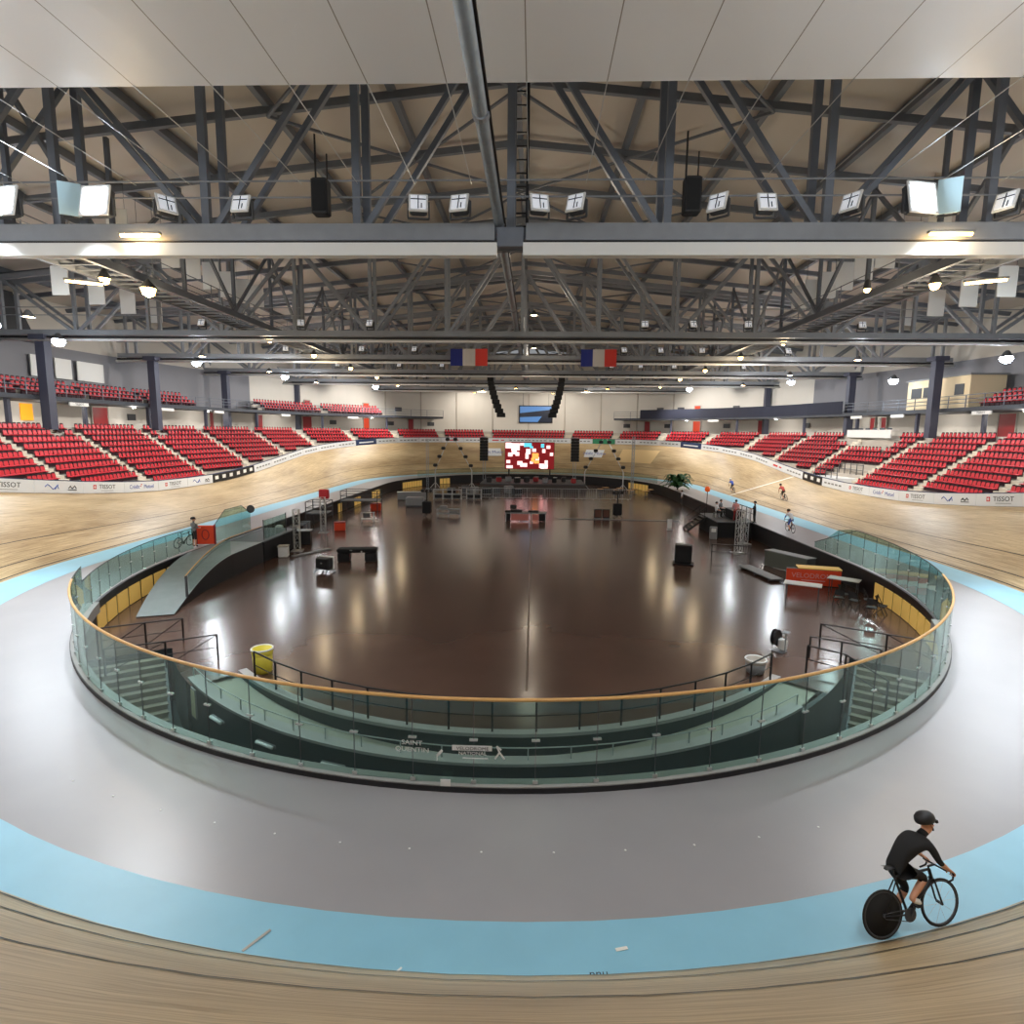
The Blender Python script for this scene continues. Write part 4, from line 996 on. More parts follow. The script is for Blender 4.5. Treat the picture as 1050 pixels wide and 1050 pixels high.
# commentary booth on the right balcony
bt = empty('commentary_booth', (A+42.4, 60.5, 9.6), 0, 'cream commentary booth with dark windows on the right balcony', 'booth')
mb = MB(); mb.box((0, 0, 1.5), (3.2, 9.0, 3.0)); mb.build('walls', mat('booth_cream', (226, 206, 170), .7), bt)
for y, w in ((3.0, 1.6), (.9, 2.0), (-3.2, 1.2)): mb = MB(); mb.box((-1.62, y, 1.75), (.06, w, 1.0)); mb.build('window', 'grey_d', bt)
mb = MB(); mb.box((0, 0, 3.06), (3.5, 9.3, .14)); mb.build('roof', 'grey_m', bt)
# red crowd wall at the end of the right balcony, press desk, lower cage
pd = empty('press_desk', out(sR(66.5), boff(sR(66.5))-.9, 6.6), 0, 'long white press desk at the top of the right stand', 'desk')
mb = MB(); mb.box((0, 0, .55), (.1, 8.5, .8)); mb.build('front_panel', 'white', pd)
mb = MB(); mb.box((.35, 0, .97), (.8, 8.6, .06)); mb.build('worktop', 'white', pd)
for k in range(6): mb = MB(); mb.bevbox((.3, -3.4+1.35*k, 1.1), (.3, .5, .22), .04); mb.build('monitor', 'grey_d', pd)
cg = empty('wheelchair_bay', out(sR(61.8), edge(sR(61.8))[0]+1.7, 2.2), 0, 'white railed bay beside the aisle at the foot of the right stand', 'bay')
mb = MB(); mb.box((0, 0, .25), (2.6, 4.6, .5)); mb.build('floor_deck', 'white', cg)
mb = MB()
for y in (-2.3, -1.15, 0, 1.15, 2.3): mb.box((-1.25, y, 1.0), (.06, .06, 1.1)); mb.box((1.25, y, 1.2), (.06, .06, 1.4))
for z in (1.0, 1.5): mb.box((-1.25, 0, z), (.05, 4.6, .05)); mb.box((1.25, 0, z+.3), (.05, 4.6, .05))
mb.build('guard_rails', 'grey_d', cg)
# hanging video board on far wall
p = out(LT/2, boff(LT/2)+4.9, 0)
vb = empty('video_board', (.4, p.y-.1, 10.45), 0, 'blue video board hanging before the far white wall', 'screen')
mb = MB(); mb.box((0, .12, 0), (6.6, .2, 3.4)); mb.build('frame', 'black', vb)
mb = MB(); mb.box((0, 0, 0), (6.2, .06, 3.0)); mb.build('display', 'viddark', vb)
mb = MB(); mb.add([(-3.1, -.04, .2), (3.1, -.04, .9), (3.1, -.04, 1.5), (-3.1, -.04, 1.5), (-3.1, -.04, -1.5), (.4, -.04, -1.5), (1.2, -.04, -.4), (-3.1, -.04, -.6)], [(0, 1, 2, 3), (4, 5, 6, 7)]); mb.build('picture_area', 'vidblue', vb)
mb = MB(); mb.tube([(-2.5, .1, 1.7), (-2.5, .1, 4)], .03, 6); mb.tube([(2.5, .1, 1.7), (2.5, .1, 4)], .03, 6); mb.build('hanger', 'grey_d', vb)
# small hanging sign boxes under the balcony
for j, (s, lab) in enumerate(((sL(52), 'left, nearest the big pillar'), (sL(64), 'left, second along'), (sL(72), 'left, third along'), (LT/2+33, 'left, at the far corner'), (LT/2+24, 'left, before the red double door'), (LT/2-25, 'right, before the red double door'), (sR(70), 'right, over the press desk'), (sR(64), 'right, past the press desk'), (sR(53), 'right, by the commentary booth'))):
    q = out(s, boff(s)+.2, 9.05); _, n, _ = track(s); e = empty('direction_sign', q, math.atan2(n.y, n.x)-math.pi/2, 'white lit sign hung from the balcony edge, '+lab, 'sign', 'signs under the balcony')
    mb = MB(); mb.box((0, 0, 0), (2.2, .12, .3)); mb.build('panel', 'white', e)
    mb = MB(); mb.box((0, .0, .18), (2.3, .16, .06)); mb.build('frame', 'grey_d', e)
    if j == 0 or j == 8: text('TISSOT', .26, 'txt', e, (0, -.07, 0), (math.pi/2, 0, 0), .002, sx=1.2)

# ---------------------------------------------------------------- boards around the track
def board(sa, sb, kind_, label, h=.82):
    # local x runs from the higher s end to the lower, so that print reads correctly from inside the track
    pa, pb = [out(s, edge(s)[0]+.08, edge(s)[1]+.02) for s in (sb, sa)]
    m = (pa+pb)/2; d = pb-pa; L = d.length; ux = d.normalized(); uz = V((0, 0, 1)); uz = (uz-ux*uz.dot(ux)).normalized(); uy = uz.cross(ux)
    e = empty('advertising_board', m, 0, label, 'advertising board', 'advertising boards round the track')
    e.rotation_euler = Matrix((ux, uy, uz)).transposed().to_euler()
    base = {'n': 'boardn', 'k': 'boardk', 'g': 'boardg'}.get(kind_, 'board')
    mb = MB(); mb.box((0, 0, h/2), (L-.05, .07, h)); mb.build('panel', base, e)
    mb = MB(); mb.box((0, .02, h+.03), (L-.07, .12, .06)); mb.build('top_rail', 'boardn', e)
    R90 = (math.pi/2, 0, 0)
    if kind_ == 'T':
        text('TISSOT', .44, 'txt', e, (.25, -.045, h*.55), R90, .003, sx=1.25)
        mb = MB(); mb.box((-1.05, -.04, h*.55), (.3, .012, .3)); mb.build('red_square', 'txtr', e)
        mb = MB(); mb.box((-1.05, -.047, h*.55), (.2, .008, .06)); mb.box((-1.05, -.048, h*.55), (.06, .008, .2)); mb.build('cross', 'white', e)
        mb = MB(); mb.box((.25, -.04, h*.22), (1.3, .012, .03)); mb.build('small_print', 'grey_m', e)
    elif kind_ == 'C':
        text('Crédit', .46, 'txtb', e, (-.95, -.045, h*.5), R90, .003); text('Mutuel', .46, 'txtb', e, (.85, -.045, h*.5), R90, .003)
        mb = MB(); mb.box((-.08, -.045, h*.72), (.1, .012, .1)); mb.box((-.2, -.045, h*.55), (.1, .012, .1)); mb.build('red_dots', 'txtr', e)
    elif kind_ == 'E':
        mb = MB()
        mb.tube([(-1.3+.22*k, -.045, h*.5+.16*math.sin(k*1.5)) for k in range(6)], .03, 5); mb.tube([(-.45, -.045, h*.3), (-.25, -.045, h*.65), (-.15, -.045, h*.35)], .03, 5); mb.build('swirl_mark', 'txtb', e)
        mb = MB(); mb.tube([(.75, -.045, h*.4), (.9, -.045, h*.6), (1.05, -.045, h*.4)], .035, 5); mb.tube([(1.1, -.045, h*.4), (1.3, -.045, h*.62), (1.45, -.045, h*.42)], .035, 5); mb.box((1.1, -.045, h*.28), (.8, .012, .05)); mb.build('peak_mark', 'txt', e)
    elif kind_ == 'k':
        mb = MB()
        for k in range(3): mb.bevbox((-1.4+1.4*k, -.045, h*.55), (.62, .014, .36), .006)
        mb.build('white_marks', 'white', e)
    elif kind_ == 'n':
        mb = MB(); mb.box((0, -.045, h*.5), (L*.7, .012, .18)); mb.build('white_print', 'board', e)
    elif kind_ == 'R':
        mb = MB(); mb.box((-.4, -.045, h*.5), (1.2, .012, .2)); mb.box((.9, -.045, h*.5), (.6, .012, .16)); mb.build('pink_print', 'txtr', e)
    elif kind_ == 'D':
        mb = MB()
        for k in range(5): mb.box((-1.4+.7*k, -.045, h*.5), (.45, .012, .16))
        mb.build('grey_print', 'grey_m', e)
    return e
seqL = 'TETCTEkkDwDwDw'.replace('w', 'D'); kinds_lbl = {'T': 'white board lettered TISSOT with a red cross square', 'C': 'white board lettered Crédit Mutuel in blue', 'E': 'white board with a blue swirl and a peak emblem', 'k': 'black board with white marks', 'n': 'navy board with white print', 'R': 'white board with red print', 'D': 'white board with small grey print', 'g': 'green board'}
sa = LT-LQ-1.2; segs = []
i = 0; L_s = 4.3
while sa > LT/2+.5:
    k = seqL[i] if i < len(seqL) else 'nDDDRDRDDDDD'[min(i-len(seqL), 11)]
    step = L_s if sa > LT-LQ-LS else 3.4
    sb = max(sa-step, LT/2)
    board(sb, sa, k, kinds_lbl[k]+', %s along the left track edge' % ordn(i)); i += 1; sa = sb
seqR = 'ETETCTDkDRDDDD'; i = 0; sa = LQ+1.2
while sa < LT/2-.5:
    k = seqR[i] if i < len(seqR) else 'nDDDgDDDDD'[min(i-len(seqR), 9)]
    step = L_s if sa < LQ+LS else 3.4
    sb = min(sa+step, LT/2)
    board(sa, sb, k, kinds_lbl[k]+', %s along the right track edge' % ordn(i)); i += 1; sa = sb
# two white banners lying on the far banking
for s, lab, tx in ((LT/2+5.6, 'white banner on the far banking, left of the red screen', 'Crédit Mutuel'), (LT/2-10.4, 'white banner on the far banking, right of the red screen', 'Crédit Mutuel')):
    p, n, b = bank(s); q = tr(s, 5.0, .03)
    ux = V((n.y, -n.x, 0)); uz = (n*math.cos(b)+V((0, 0, math.sin(b)))); uy = uz.cross(ux)
    e = empty('track_banner', q, 0, lab, 'banner'); e.rotation_euler = Matrix((ux, uy, uz)).transposed().to_euler()
    mb = MB(); mb.box((0, 0, 0), (4.6 if s > LT/2 else 8.4, .03, 1.9)); mb.build('sheet', 'board', e)
    text(tx, .9, 'txtb', e, (0, -.03, 0), (math.pi/2, 0, 0), .003)
# ---------------------------------------------------------------- roof
RZ = lambda x: 23.4-.1*abs(x-A)
MOD = 6.0
mb = MB()
for x0, x1 in ((A-52, A), (A, A+52)):
    mb.add([(x0, 6, RZ(x0)+.55), (x1, 6, RZ(x1)+.55), (x1, 124, RZ(x1)+.55), (x0, 124, RZ(x0)+.55)], [(0, 1, 2, 3)])
struct(mb, 'roof_deck', 'deck', 'beige profiled metal roof deck')
mb = MB()
for sx in (-1, 1): mb.box((A+sx*51.5, 60, 14), (.3, 140, 12))
mb.box((A, 124, 15), (104, .3, 16)); struct(mb, 'wall_outer', 'wallw', 'outer wall of the hall')
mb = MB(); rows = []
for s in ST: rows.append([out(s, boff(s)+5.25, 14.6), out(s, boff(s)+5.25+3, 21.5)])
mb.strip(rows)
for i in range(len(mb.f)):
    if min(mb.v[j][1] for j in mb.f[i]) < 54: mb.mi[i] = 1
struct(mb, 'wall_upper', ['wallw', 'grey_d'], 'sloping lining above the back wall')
def beam(name, p, q, w, h, mt, label, cat='beam', group=None):
    m = (V(p)+V(q))/2; mb = MB(); mb.bar(V(p)-m, V(q)-m, w, h); o = mb.build(name, mt); o.location = m; tag(o, label, cat, group, 'structure'); return o
for k in range(-7, 8):
    x = A+MOD*k
    beam('purlin_beam', (x, 8, RZ(x)+.3), (x, 118, RZ(x)+.3), .3, .42, 'dsteel', 'dark lengthwise roof beam', group='lengthwise roof beams')
for i in range(18):
    y = 12+6*i
    for sg in (-1, 1): beam('rafter_beam', (A, y, RZ(A)-.05), (A+sg*48, y, RZ(A+48)-.05), .26, .36, 'dsteel', 'dark cross rafter under the roof deck', group='cross rafters')
for i in range(9):
    y = 18+12*i
    for sg in (-1, 1):
        beam('brace_bar', (A, y, 23.0), (A+sg*12, y+12, RZ(A+12)-.3), .12, .12, 'dsteel', 'thin diagonal brace under the roof deck', group='roof braces')
        beam('brace_bar', (A, y+12, 23.0), (A+sg*12, y, RZ(A+12)-.3), .12, .12, 'dsteel', 'thin diagonal brace under the roof deck', group='roof braces')
# trusses
TY = [24.0, 47.5, 62.0, 76.5, 91.0, 105.0]
tn = ['nearest, with the white fascia strip', 'second from the camera', 'third from the camera, behind the two flags', 'fourth from the camera', 'fifth from the camera', 'sixth from the camera, closest to the far wall']
ZB = 14.6
for ti, y in enumerate(TY):
    e = empty('roof_truss', (A, y, ZB), 0, 'grey steel roof truss spanning the hall, '+tn[ti], 'roof truss'); mt = 'dsteel' if ti == 0 else 'steel'
    for pl_, dy in enumerate((0, 1.45)):
        mb = MB(); mb.box((0, dy, 0), (86, .3, .42)); mb.build('bottom_chord', mt, e)
        mb = MB()
        for sg in (-1, 1): mb.bar((0, dy, RZ(A)-ZB-.35), (sg*43, dy, RZ(A+43)-ZB-.35), .3, .38)
        mb.build('top_chord', mt, e)
        for k in range(-7, 8):
            zt = RZ(A+MOD*k)-ZB-.4; mb = MB(); mb.box((MOD*k, dy, zt/2), (.24 if ti else .3, .24, zt)); mb.build('vertical', mt, e)
        for k0, k1 in [(1, 0), (2, 1), (2, 3), (4, 3), (4, 5), (6, 5), (6, 7)]:
            for sg in (-1, 1):
                dirx = 1 if k1 > k0 else -1
                mb = MB(); mb.bar((sg*(MOD*k0+.25*dirx), dy, .1), (sg*(MOD*k1-.2*dirx), dy, RZ(A+MOD*k1)-ZB-.45), .22, .22); mb.build('diagonal', mt, e)
    for zz in (1.35, 1.95):
        mb = MB(); mb.tube([(-43, -.1, zz), (43, -.1, zz)], .035, 6); mb.build('guard_rail', 'steel', e)
    if ti == 0:
        for sg in (-1, 1):
            mb = MB(); mb.box((sg*22.2, -.3, .0), (43.2, .12, .62)); mb.build('fascia', 'steel', e)
            mb = MB(); mb.box((sg*22.0, -.28, -.39), (43.6, .1, .14)); mb.build('cable_slot', 'black', e)
            mb = MB(); mb.box((sg*22.0, -.45, -.72), (43.0, .45, .46)); mb.build('white_box_section', 'white', e)
        mb = MB(); mb.box((0, -.2, -.2), (1.0, .4, .7)); mb.build('centre_bracket', 'dsteel', e)
    else:
        mb = MB(); mb.tube([(-43, -.35, -.62), (43, -.35, -.62)], .11, 8); mb.build('white_pipe', 'white', e, True)
        mb = MB(); mb.box((0, -.2, -.38), (86, .1, .16)); mb.build('cable_slot', 'black', e)
# ceiling sheet nearest the camera
shm = bpy.data.materials.new('seamed_sheet'); shm.use_nodes = True; nt = shm.node_tree; b = nt.nodes['Principled BSDF']
tc = nt.nodes.new('ShaderNodeTexCoord'); sp = nt.nodes.new('ShaderNodeSeparateXYZ'); nt.links.new(tc.outputs['Object'], sp.inputs[0])
def mnode(op, *a):
    k = nt.nodes.new('ShaderNodeMath'); k.operation = op
    for i, x in enumerate(a):
        if isinstance(x, (int, float)): k.inputs[i].default_value = x
        else: nt.links.new(x, k.inputs[i])
    return k.outputs[0]
q = mnode('LESS_THAN', mnode('ABSOLUTE', mnode('SUBTRACT', mnode('FRACT', mnode('DIVIDE', mnode('ADD', sp.outputs['X'], 100*2.2+1.1+.33), 2.2)), .5)), .007)
mx = nt.nodes.new('ShaderNodeMix'); mx.data_type = 'RGBA'; mx.inputs[6].default_value = (*lin((236, 236, 240)), 1); mx.inputs[7].default_value = (*lin((150, 144, 140)), 1); nt.links.new(q, mx.inputs[0]); nt.links.new(mx.outputs[2], b.inputs['Base Color']); b.inputs['Roughness'].default_value = .4
M['seam_sheet'] = shm
mb = MB()
mb.strip([[(A+x, y, 16.5+.02*math.sin(x*1.3)*math.cos(y)) for x in range(-46, 47)] for y in (-14, -8, -2, 4, 8, 12, 15, 17.5)])
mb.strip([[(A+x, 17.5, 16.5) for x in (-46, 46)], [(A+x, 17.5, 16.6) for x in (-46, 46)], [(A+x, -14, 16.6) for x in (-46, 46)]])
struct(mb, 'ceiling', 'seam_sheet', 'white seamed sheet ceiling over the nearest part of the hall')
for i in range(-9, 10):
    x = i*2.2-.33
    mb = MB(); mb.tube([(0, 0, 0), (0, 6.5, -.05)], .016, 5); o = mb.build('ceiling_wire', 'alu'); o.location = (x, 17.45, 16.49); tag(o, 'thin pale wire running from the sheet ceiling edge to the first truss', 'wire', 'ceiling wires')
# long central pipe
cp = empty('central_pipe', (-1.45, 0, 15.0), 0, 'long thick grey pipe running down the middle of the hall below the roof', 'pipe')
mb = MB(); mb.tube([(0, -6, 0), (0, 30, 0), (0, 70, 0), (0, 112, 0)], .19, 14); mb.build('tube', 'galv', cp, True)
for i in range(12):
    mb = MB(); mb.lathe([(.23, -.12), (.23, .12)], (0, 0, 0), 14, M4=Matrix.Translation((0, 8+8*i, 0)) @ Matrix.Rotation(math.pi/2, 4, 'X')); mb.build('clamp_ring', 'steel', cp)
mb = MB(); mb.box((.22, 52, .02), (.06, 112, .1)); mb.build('cable_tray', 'black', cp)
# black cable ladder hanging beside the truss centre
mb = MB()
for x in (-.3, .3): mb.box((x, 0, 0), (.12, .12, 8.2))
for k in range(16): mb.box((0, 0, -3.9+.52*k), (.6, .06, .06))
o = mb.build('cable_ladder', 'black'); o.location = (A+.3, 25.9, 18.9); tag(o, 'black upright cable ladder at the middle of the first truss', 'ladder')
# longitudinal catwalks
for sg, side in ((-1, 'left'), (1, 'right')):
    xi, xo = A+sg*20.4, A+sg*22.6
    e = empty('catwalk', (A+sg*21.5, 68, 15.2), 0, 'long dark ladder-like catwalk running down the %s of the hall' % side, 'catwalk')
    for x in (-1.1, 1.1): mb = MB(); mb.box((x, 0, -.1), (.22, 88, .4)); mb.build('side_beam', 'dsteel', e)
    for i in range(88):
        mb = MB(); mb.box((0, -43.5+i, -.2), (2.2, .12, .08)); mb.build('rung', 'dsteel', e)
    mb = MB()
    for x in (-1.1, 1.1):
        for z in (.6, 1.15): mb.tube([(x, -44, z), (x, 44, z)], .03, 5)
        for i in range(30): mb.box((x, -43.5+3*i, .6), (.05, .05, 1.2))
    mb.build('hand_rails', 'steel', e)
    mb = MB()
    for i in range(15):
        y = -43.5+6*i; zt = RZ(A+21.5)-15.2
        mb.box((-sg*1.1, y, zt/2), (.2, .2, zt)); 
        if i < 14: mb.bar((-sg*1.1, y, .1) if i % 2 else (-sg*1.1, y, zt-.3), (-sg*1.1, y+6, zt-.3) if i % 2 else (-sg*1.1, y+6, .1), .18, .18)
    mb.build('hanger_lattice', 'dsteel', e)
# acoustic panels
for sg, side in ((-1, 'left'), (1, 'right')):
    n = 0
    for row, (xx, zz) in enumerate(((22.6, 18.2), (31., 16.8))):
        for i in range(8 if row == 0 else 4):
            y = (34+2.5*i) if row == 0 else 40+3.4*i; x = A+sg*(xx+.05*i)
            e = empty('acoustic_panel', (x, y, zz+.1*math.sin(i)), .06*sg, 'white hanging acoustic panel, %s back in the %s row out, %s of the hall' % (ORD[i], ('inner', 'outer')[row], side), 'acoustic panel', 'hanging acoustic panels')
            mb = MB(); mb.box((0, 0, 0), (1.25, .06, 1.9)); mb.build('board', 'white', e)
            mb = MB(); mb.tube([(-.5, 0, .95), (-.5, 0, 2.6)], .012, 4); mb.build('hanging_wire', 'grey_d', e); mb = MB(); mb.tube([(.5, 0, .95), (.5, 0, 2.6)], .012, 4); mb.build('hanging_wire', 'grey_d', e)
# floodlights clamped on the first truss
def flood(loc, rz, tilt, label, size=.72, on=None, name='floodlight', group='floodlights on the first truss', lit=None):
    e = empty(name, loc, rz, label, 'floodlight', group); h = size
    Rm = Matrix.Rotation(tilt, 4, 'X')
    def bb(nm, c, d, mt):
        mb = MB(); mb.bevbox((0, 0, 0), d, min(d)*.2); mb.v = [tuple(Rm @ (V(v)+V(c))) for v in mb.v]; mb.build(nm, mt, e)
    bb('housing', (0, .16, 0), (h*.9, .34, h*.9), 'grey_d')
    bb('frame', (0, -.04, 0), (h, .08, h), 'white')
    bb('lamp_face', (0, -.09, 0), (h*.78, .03, h*.78), lit or 'lampdim')
    if not lit:
        bb('louvre', (0, -.11, 0), (.04, .03, h*.78), 'grey_d'); bb('louvre', (0, -.11, .12), (h*.78, .03, .04), 'grey_d'); bb('louvre', (.12, -.11, -.15), (.04, .03, h*.3), 'grey_d')
    mb = MB()
    for sx in (-1, 1): mb.box((sx*h*.55, .1, -.2), (.05, .1, .6))
    mb.box((0, .1, -.5), (h*1.1, .1, .06)); mb.build('yoke', 'grey_d', e); return e
fl = [(-14.6, .9), (-11.6, -.1), (-4.6, .15), (-3.0, -.25), (.1, .25), (1.5, -.5), (6.9, -.7), (8.75, .05), (11.9, -1.0), (17.6, -1.1)]
place = ['beside the lit pair of lamps', 'between the lit lamps and the black speaker', 'second out from the central pipe', 'first before the central pipe', 'first past the central pipe', 'second past the central pipe, turned aside', 'just past the second black speaker', 'square on with a white frame', 'turned sideways before the white lit lamp', 'turned away beyond the white lit lamp']
for i, (x, r) in enumerate(fl): flood((x*.967, 23.2, 15.45), r, -.35, 'unlit white framed floodlight on the first truss, '+place[i])
for x, lab in ((-8.55, ''), (6.0, 'the one beside the sideways lamps')):
    e = empty('hanging_speaker', (x*.96, 23.4, 15.75), 0, 'black hanging speaker on the first truss, '+('before the near left lamps' if x < 0 else 'before the near right lamps'), 'speaker')
    mb = MB(); mb.bevbox((0, 0, 0), (.62, .5, 1.3), .05); mb.build('cabinet', 'black', e)
    mb = MB(); mb.box((0, -.26, 0), (.5, .02, 1.1)); mb.build('grille', 'blackf', e)
    mb = MB(); mb.tube([(-.22, .1, .6), (-.22, .1, 2.3)], .04, 5); mb.tube([(.22, .1, .6), (.22, .1, 1.6)], .03, 5); mb.build('hanger', 'black', e)
# small lamps on the farther trusses
for ti, y in enumerate(TY[1:]):
    for i, x in enumerate((-25.5, -17.5, -12, 9.5, 13.2, 17.4, 26)):
        flood((A+x+.6*ti, y-.3, ZB+.75), .3*math.sin(i*2+ti), -.4, 'small unlit lamp on the %s truss, %s across' % (ORD[ti+1], ORD[i]), .55, name='truss_lamp', group='small lamps on the farther trusses')
# flags
for x0, x1, lab in ((-8.6, -4.8, 'nearer the catwalk end with the amber lamps'), (4.7, 8.3, 'past the hall centre')):
    e = empty('flag', ((x0+x1)/2, 61.2, 14.5), 0, 'French blue, white and red flag hung on the third truss, '+('before the central pipe' if x0 < 0 else 'beyond the central pipe'), 'flag')
    w = (x1-x0)/3
    for i, (nm, mt) in enumerate((('blue_stripe', 'flagb'), ('white_stripe', 'flagw'), ('red_stripe', 'flagr'))):
        mb = MB(); mb.strip([[((i-1.5)*w+w*j/4, .07*math.sin(j+i*4), z) for j in range(5)] for z in (-.85, 0, .85)]); mb.build(nm, mt, e)
# curved hanging loudspeaker columns
for x0, x1, lab in ((-6.2, -4.6, 'nearer the first flag'), (3.9, 2.6, 'nearer the second flag')):
    e = empty('hanging_array', (x0, 84, 12), 0, 'long black hanging loudspeaker column over the far floor, '+lab, 'loudspeaker')
    for k in range(10):
        q = k/9; cx = (x1-x0)*q**1.6; mb = MB(); mb.bevbox((cx, -.6*q*q, 2.9-.62*k), (.85+.35*q, .7, .6), .05); mb.build('speaker_box', 'black', e)
    mb = MB(); mb.tube([(0, 0, 3.1), (0, 0, 4.0)], .04, 5); mb.build('hanger', 'grey_d', e)

# ---------------------------------------------------------------- lamps that are lit
def lamp_light(loc, power, col, r=.3, spot=None, aim=None):
    ld = bpy.data.lights.new('lamp_glow', 'SPOT' if spot else 'POINT'); ld.energy = power; ld.color = col; ld.shadow_soft_size = r
    if spot: ld.spot_size = math.radians(spot); ld.spot_blend = .7
    o = bpy.data.objects.new('lamp_glow', ld); C.objects.link(o); o.location = loc
    if aim is not None: o.rotation_euler = (V(aim)-V(loc)).to_track_quat('-Z', 'Y').to_euler()
    return o
WHITE, WARM = (.86, .94, 1.0), (1.0, .80, .52)
def lit_flood(loc, label, aim, power, col, lit, size=.8, spot=150):
    d = V(aim)-V(loc); rz = math.atan2(d.y, d.x)+math.pi/2
    e = flood(loc, rz*.35, -.22, label, size, name='lit_floodlight', group=None, lit=lit)
    u = d.normalized()
    lamp_light(V(loc)+u*.45, power, col, .35, spot, aim); return e
def tube_lamp(loc, rz, L, label, power):
    e = empty('tube_lamp', loc, rz, label, 'lamp')
    mb = MB(); mb.bevbox((0, 0, .08), (L+.15, .2, .1), .03); mb.build('housing', 'grey_m', e)
    mb = MB(); mb.tube([(-L/2, 0, 0), (L/2, 0, 0)], .07, 8); mb.build('lamp_tube', 'lampo', e)
    lamp_light(V(loc)+V((0, 0, -.35)), power, WARM, .5)
KW = 1.0
# ---------------------------------------------------------------- people and bicycles
def skin_body(name, nodes, bones, mats, parent, root='pelvis', lv=1):
    bm = bmesh.new(); lay = bm.verts.layers.skin.verify(); vv = {}
    for k, (p, r) in nodes.items():
        v = bm.verts.new(p); vv[k] = v; rr = r if isinstance(r, tuple) else (r, r); v[lay].radius = rr; v[lay].use_root = (k == root)
    for a, b, m in bones: bm.edges.new((vv[a], vv[b]))
    me = bpy.data.meshes.new(name+'_cage'); bm.to_mesh(me); bm.free()
    o = bpy.data.objects.new(name+'_cage', me); C.objects.link(o)
    s = o.modifiers.new('s', 'SKIN'); s.use_smooth_shade = True; s.branch_smoothing = .3
    u = o.modifiers.new('u', 'SUBSURF'); u.levels = lv; u.render_levels = lv
    dg = bpy.context.evaluated_depsgraph_get(); dg.update()
    m2 = bpy.data.meshes.new_from_object(o.evaluated_get(dg)); m2.name = name
    bpy.data.objects.remove(o); bpy.data.meshes.remove(me)
    m2.materials.clear()
    for m in mats: m2.materials.append(M[m])
    idx = {m: i for i, m in enumerate(mats)}
    def rad(k): r = nodes[k][1]; return (r[0]+r[1])/2 if isinstance(r, tuple) else r
    seg = [(V(nodes[a][0]), V(nodes[b][0]), m, (rad(a)+rad(b))/2) for a, b, m in bones]
    for p in m2.polygons:
        c = p.center; best = 1e9
        for a, b, m, r in seg:
            d = b-a; t = max(0, min(1, (c-a).dot(d)/max(d.length_squared, 1e-9))); q = (c-a-d*t).length-r
            if q < best: best = q; p.material_index = idx[m]
        p.use_smooth = True
    ob = bpy.data.objects.new(name, m2); C.objects.link(ob); ob.parent = parent; return ob
def limb_nodes(J):
    n = {}
    R = dict(pelvis=(.145, .12), belly=(.135, .11), chest=(.165, .125), neckbase=(.075, .075), neck=.058, jaw=(.068, .078), head=(.083, .095), crown=(.06, .07),
             hipL=.1, hipR=.1, kneeL=.062, kneeR=.062, ankleL=.04, ankleR=.04, toeL=(.045, .03), toeR=(.045, .03), heelL=.035, heelR=.035,
             shL=.07, shR=.07, elL=.043, elR=.043, wrL=.03, wrR=.03, palmL=(.042, .022), palmR=(.042, .022), nose=.018)
    for k, p in J.items(): n[k] = (p, R.get(k, .01))
    return n
BONES = [('pelvis', 'belly', 'top'), ('belly', 'chest', 'top'), ('chest', 'neckbase', 'top'), ('neckbase', 'neck', 'skin'), ('neck', 'jaw', 'skin'), ('jaw', 'head', 'skin'), ('head', 'crown', 'skin')]
for s_ in 'LR': BONES += [('pelvis', 'hip'+s_, 'legs'), ('hip'+s_, 'knee'+s_, 'legs'), ('knee'+s_, 'ankle'+s_, 'shin'), ('ankle'+s_, 'toe'+s_, 'shoe'), ('chest', 'sh'+s_, 'top'), ('sh'+s_, 'el'+s_, 'sleeve'), ('el'+s_, 'wr'+s_, 'fore'), ('wr'+s_, 'palm'+s_, 'hand')]
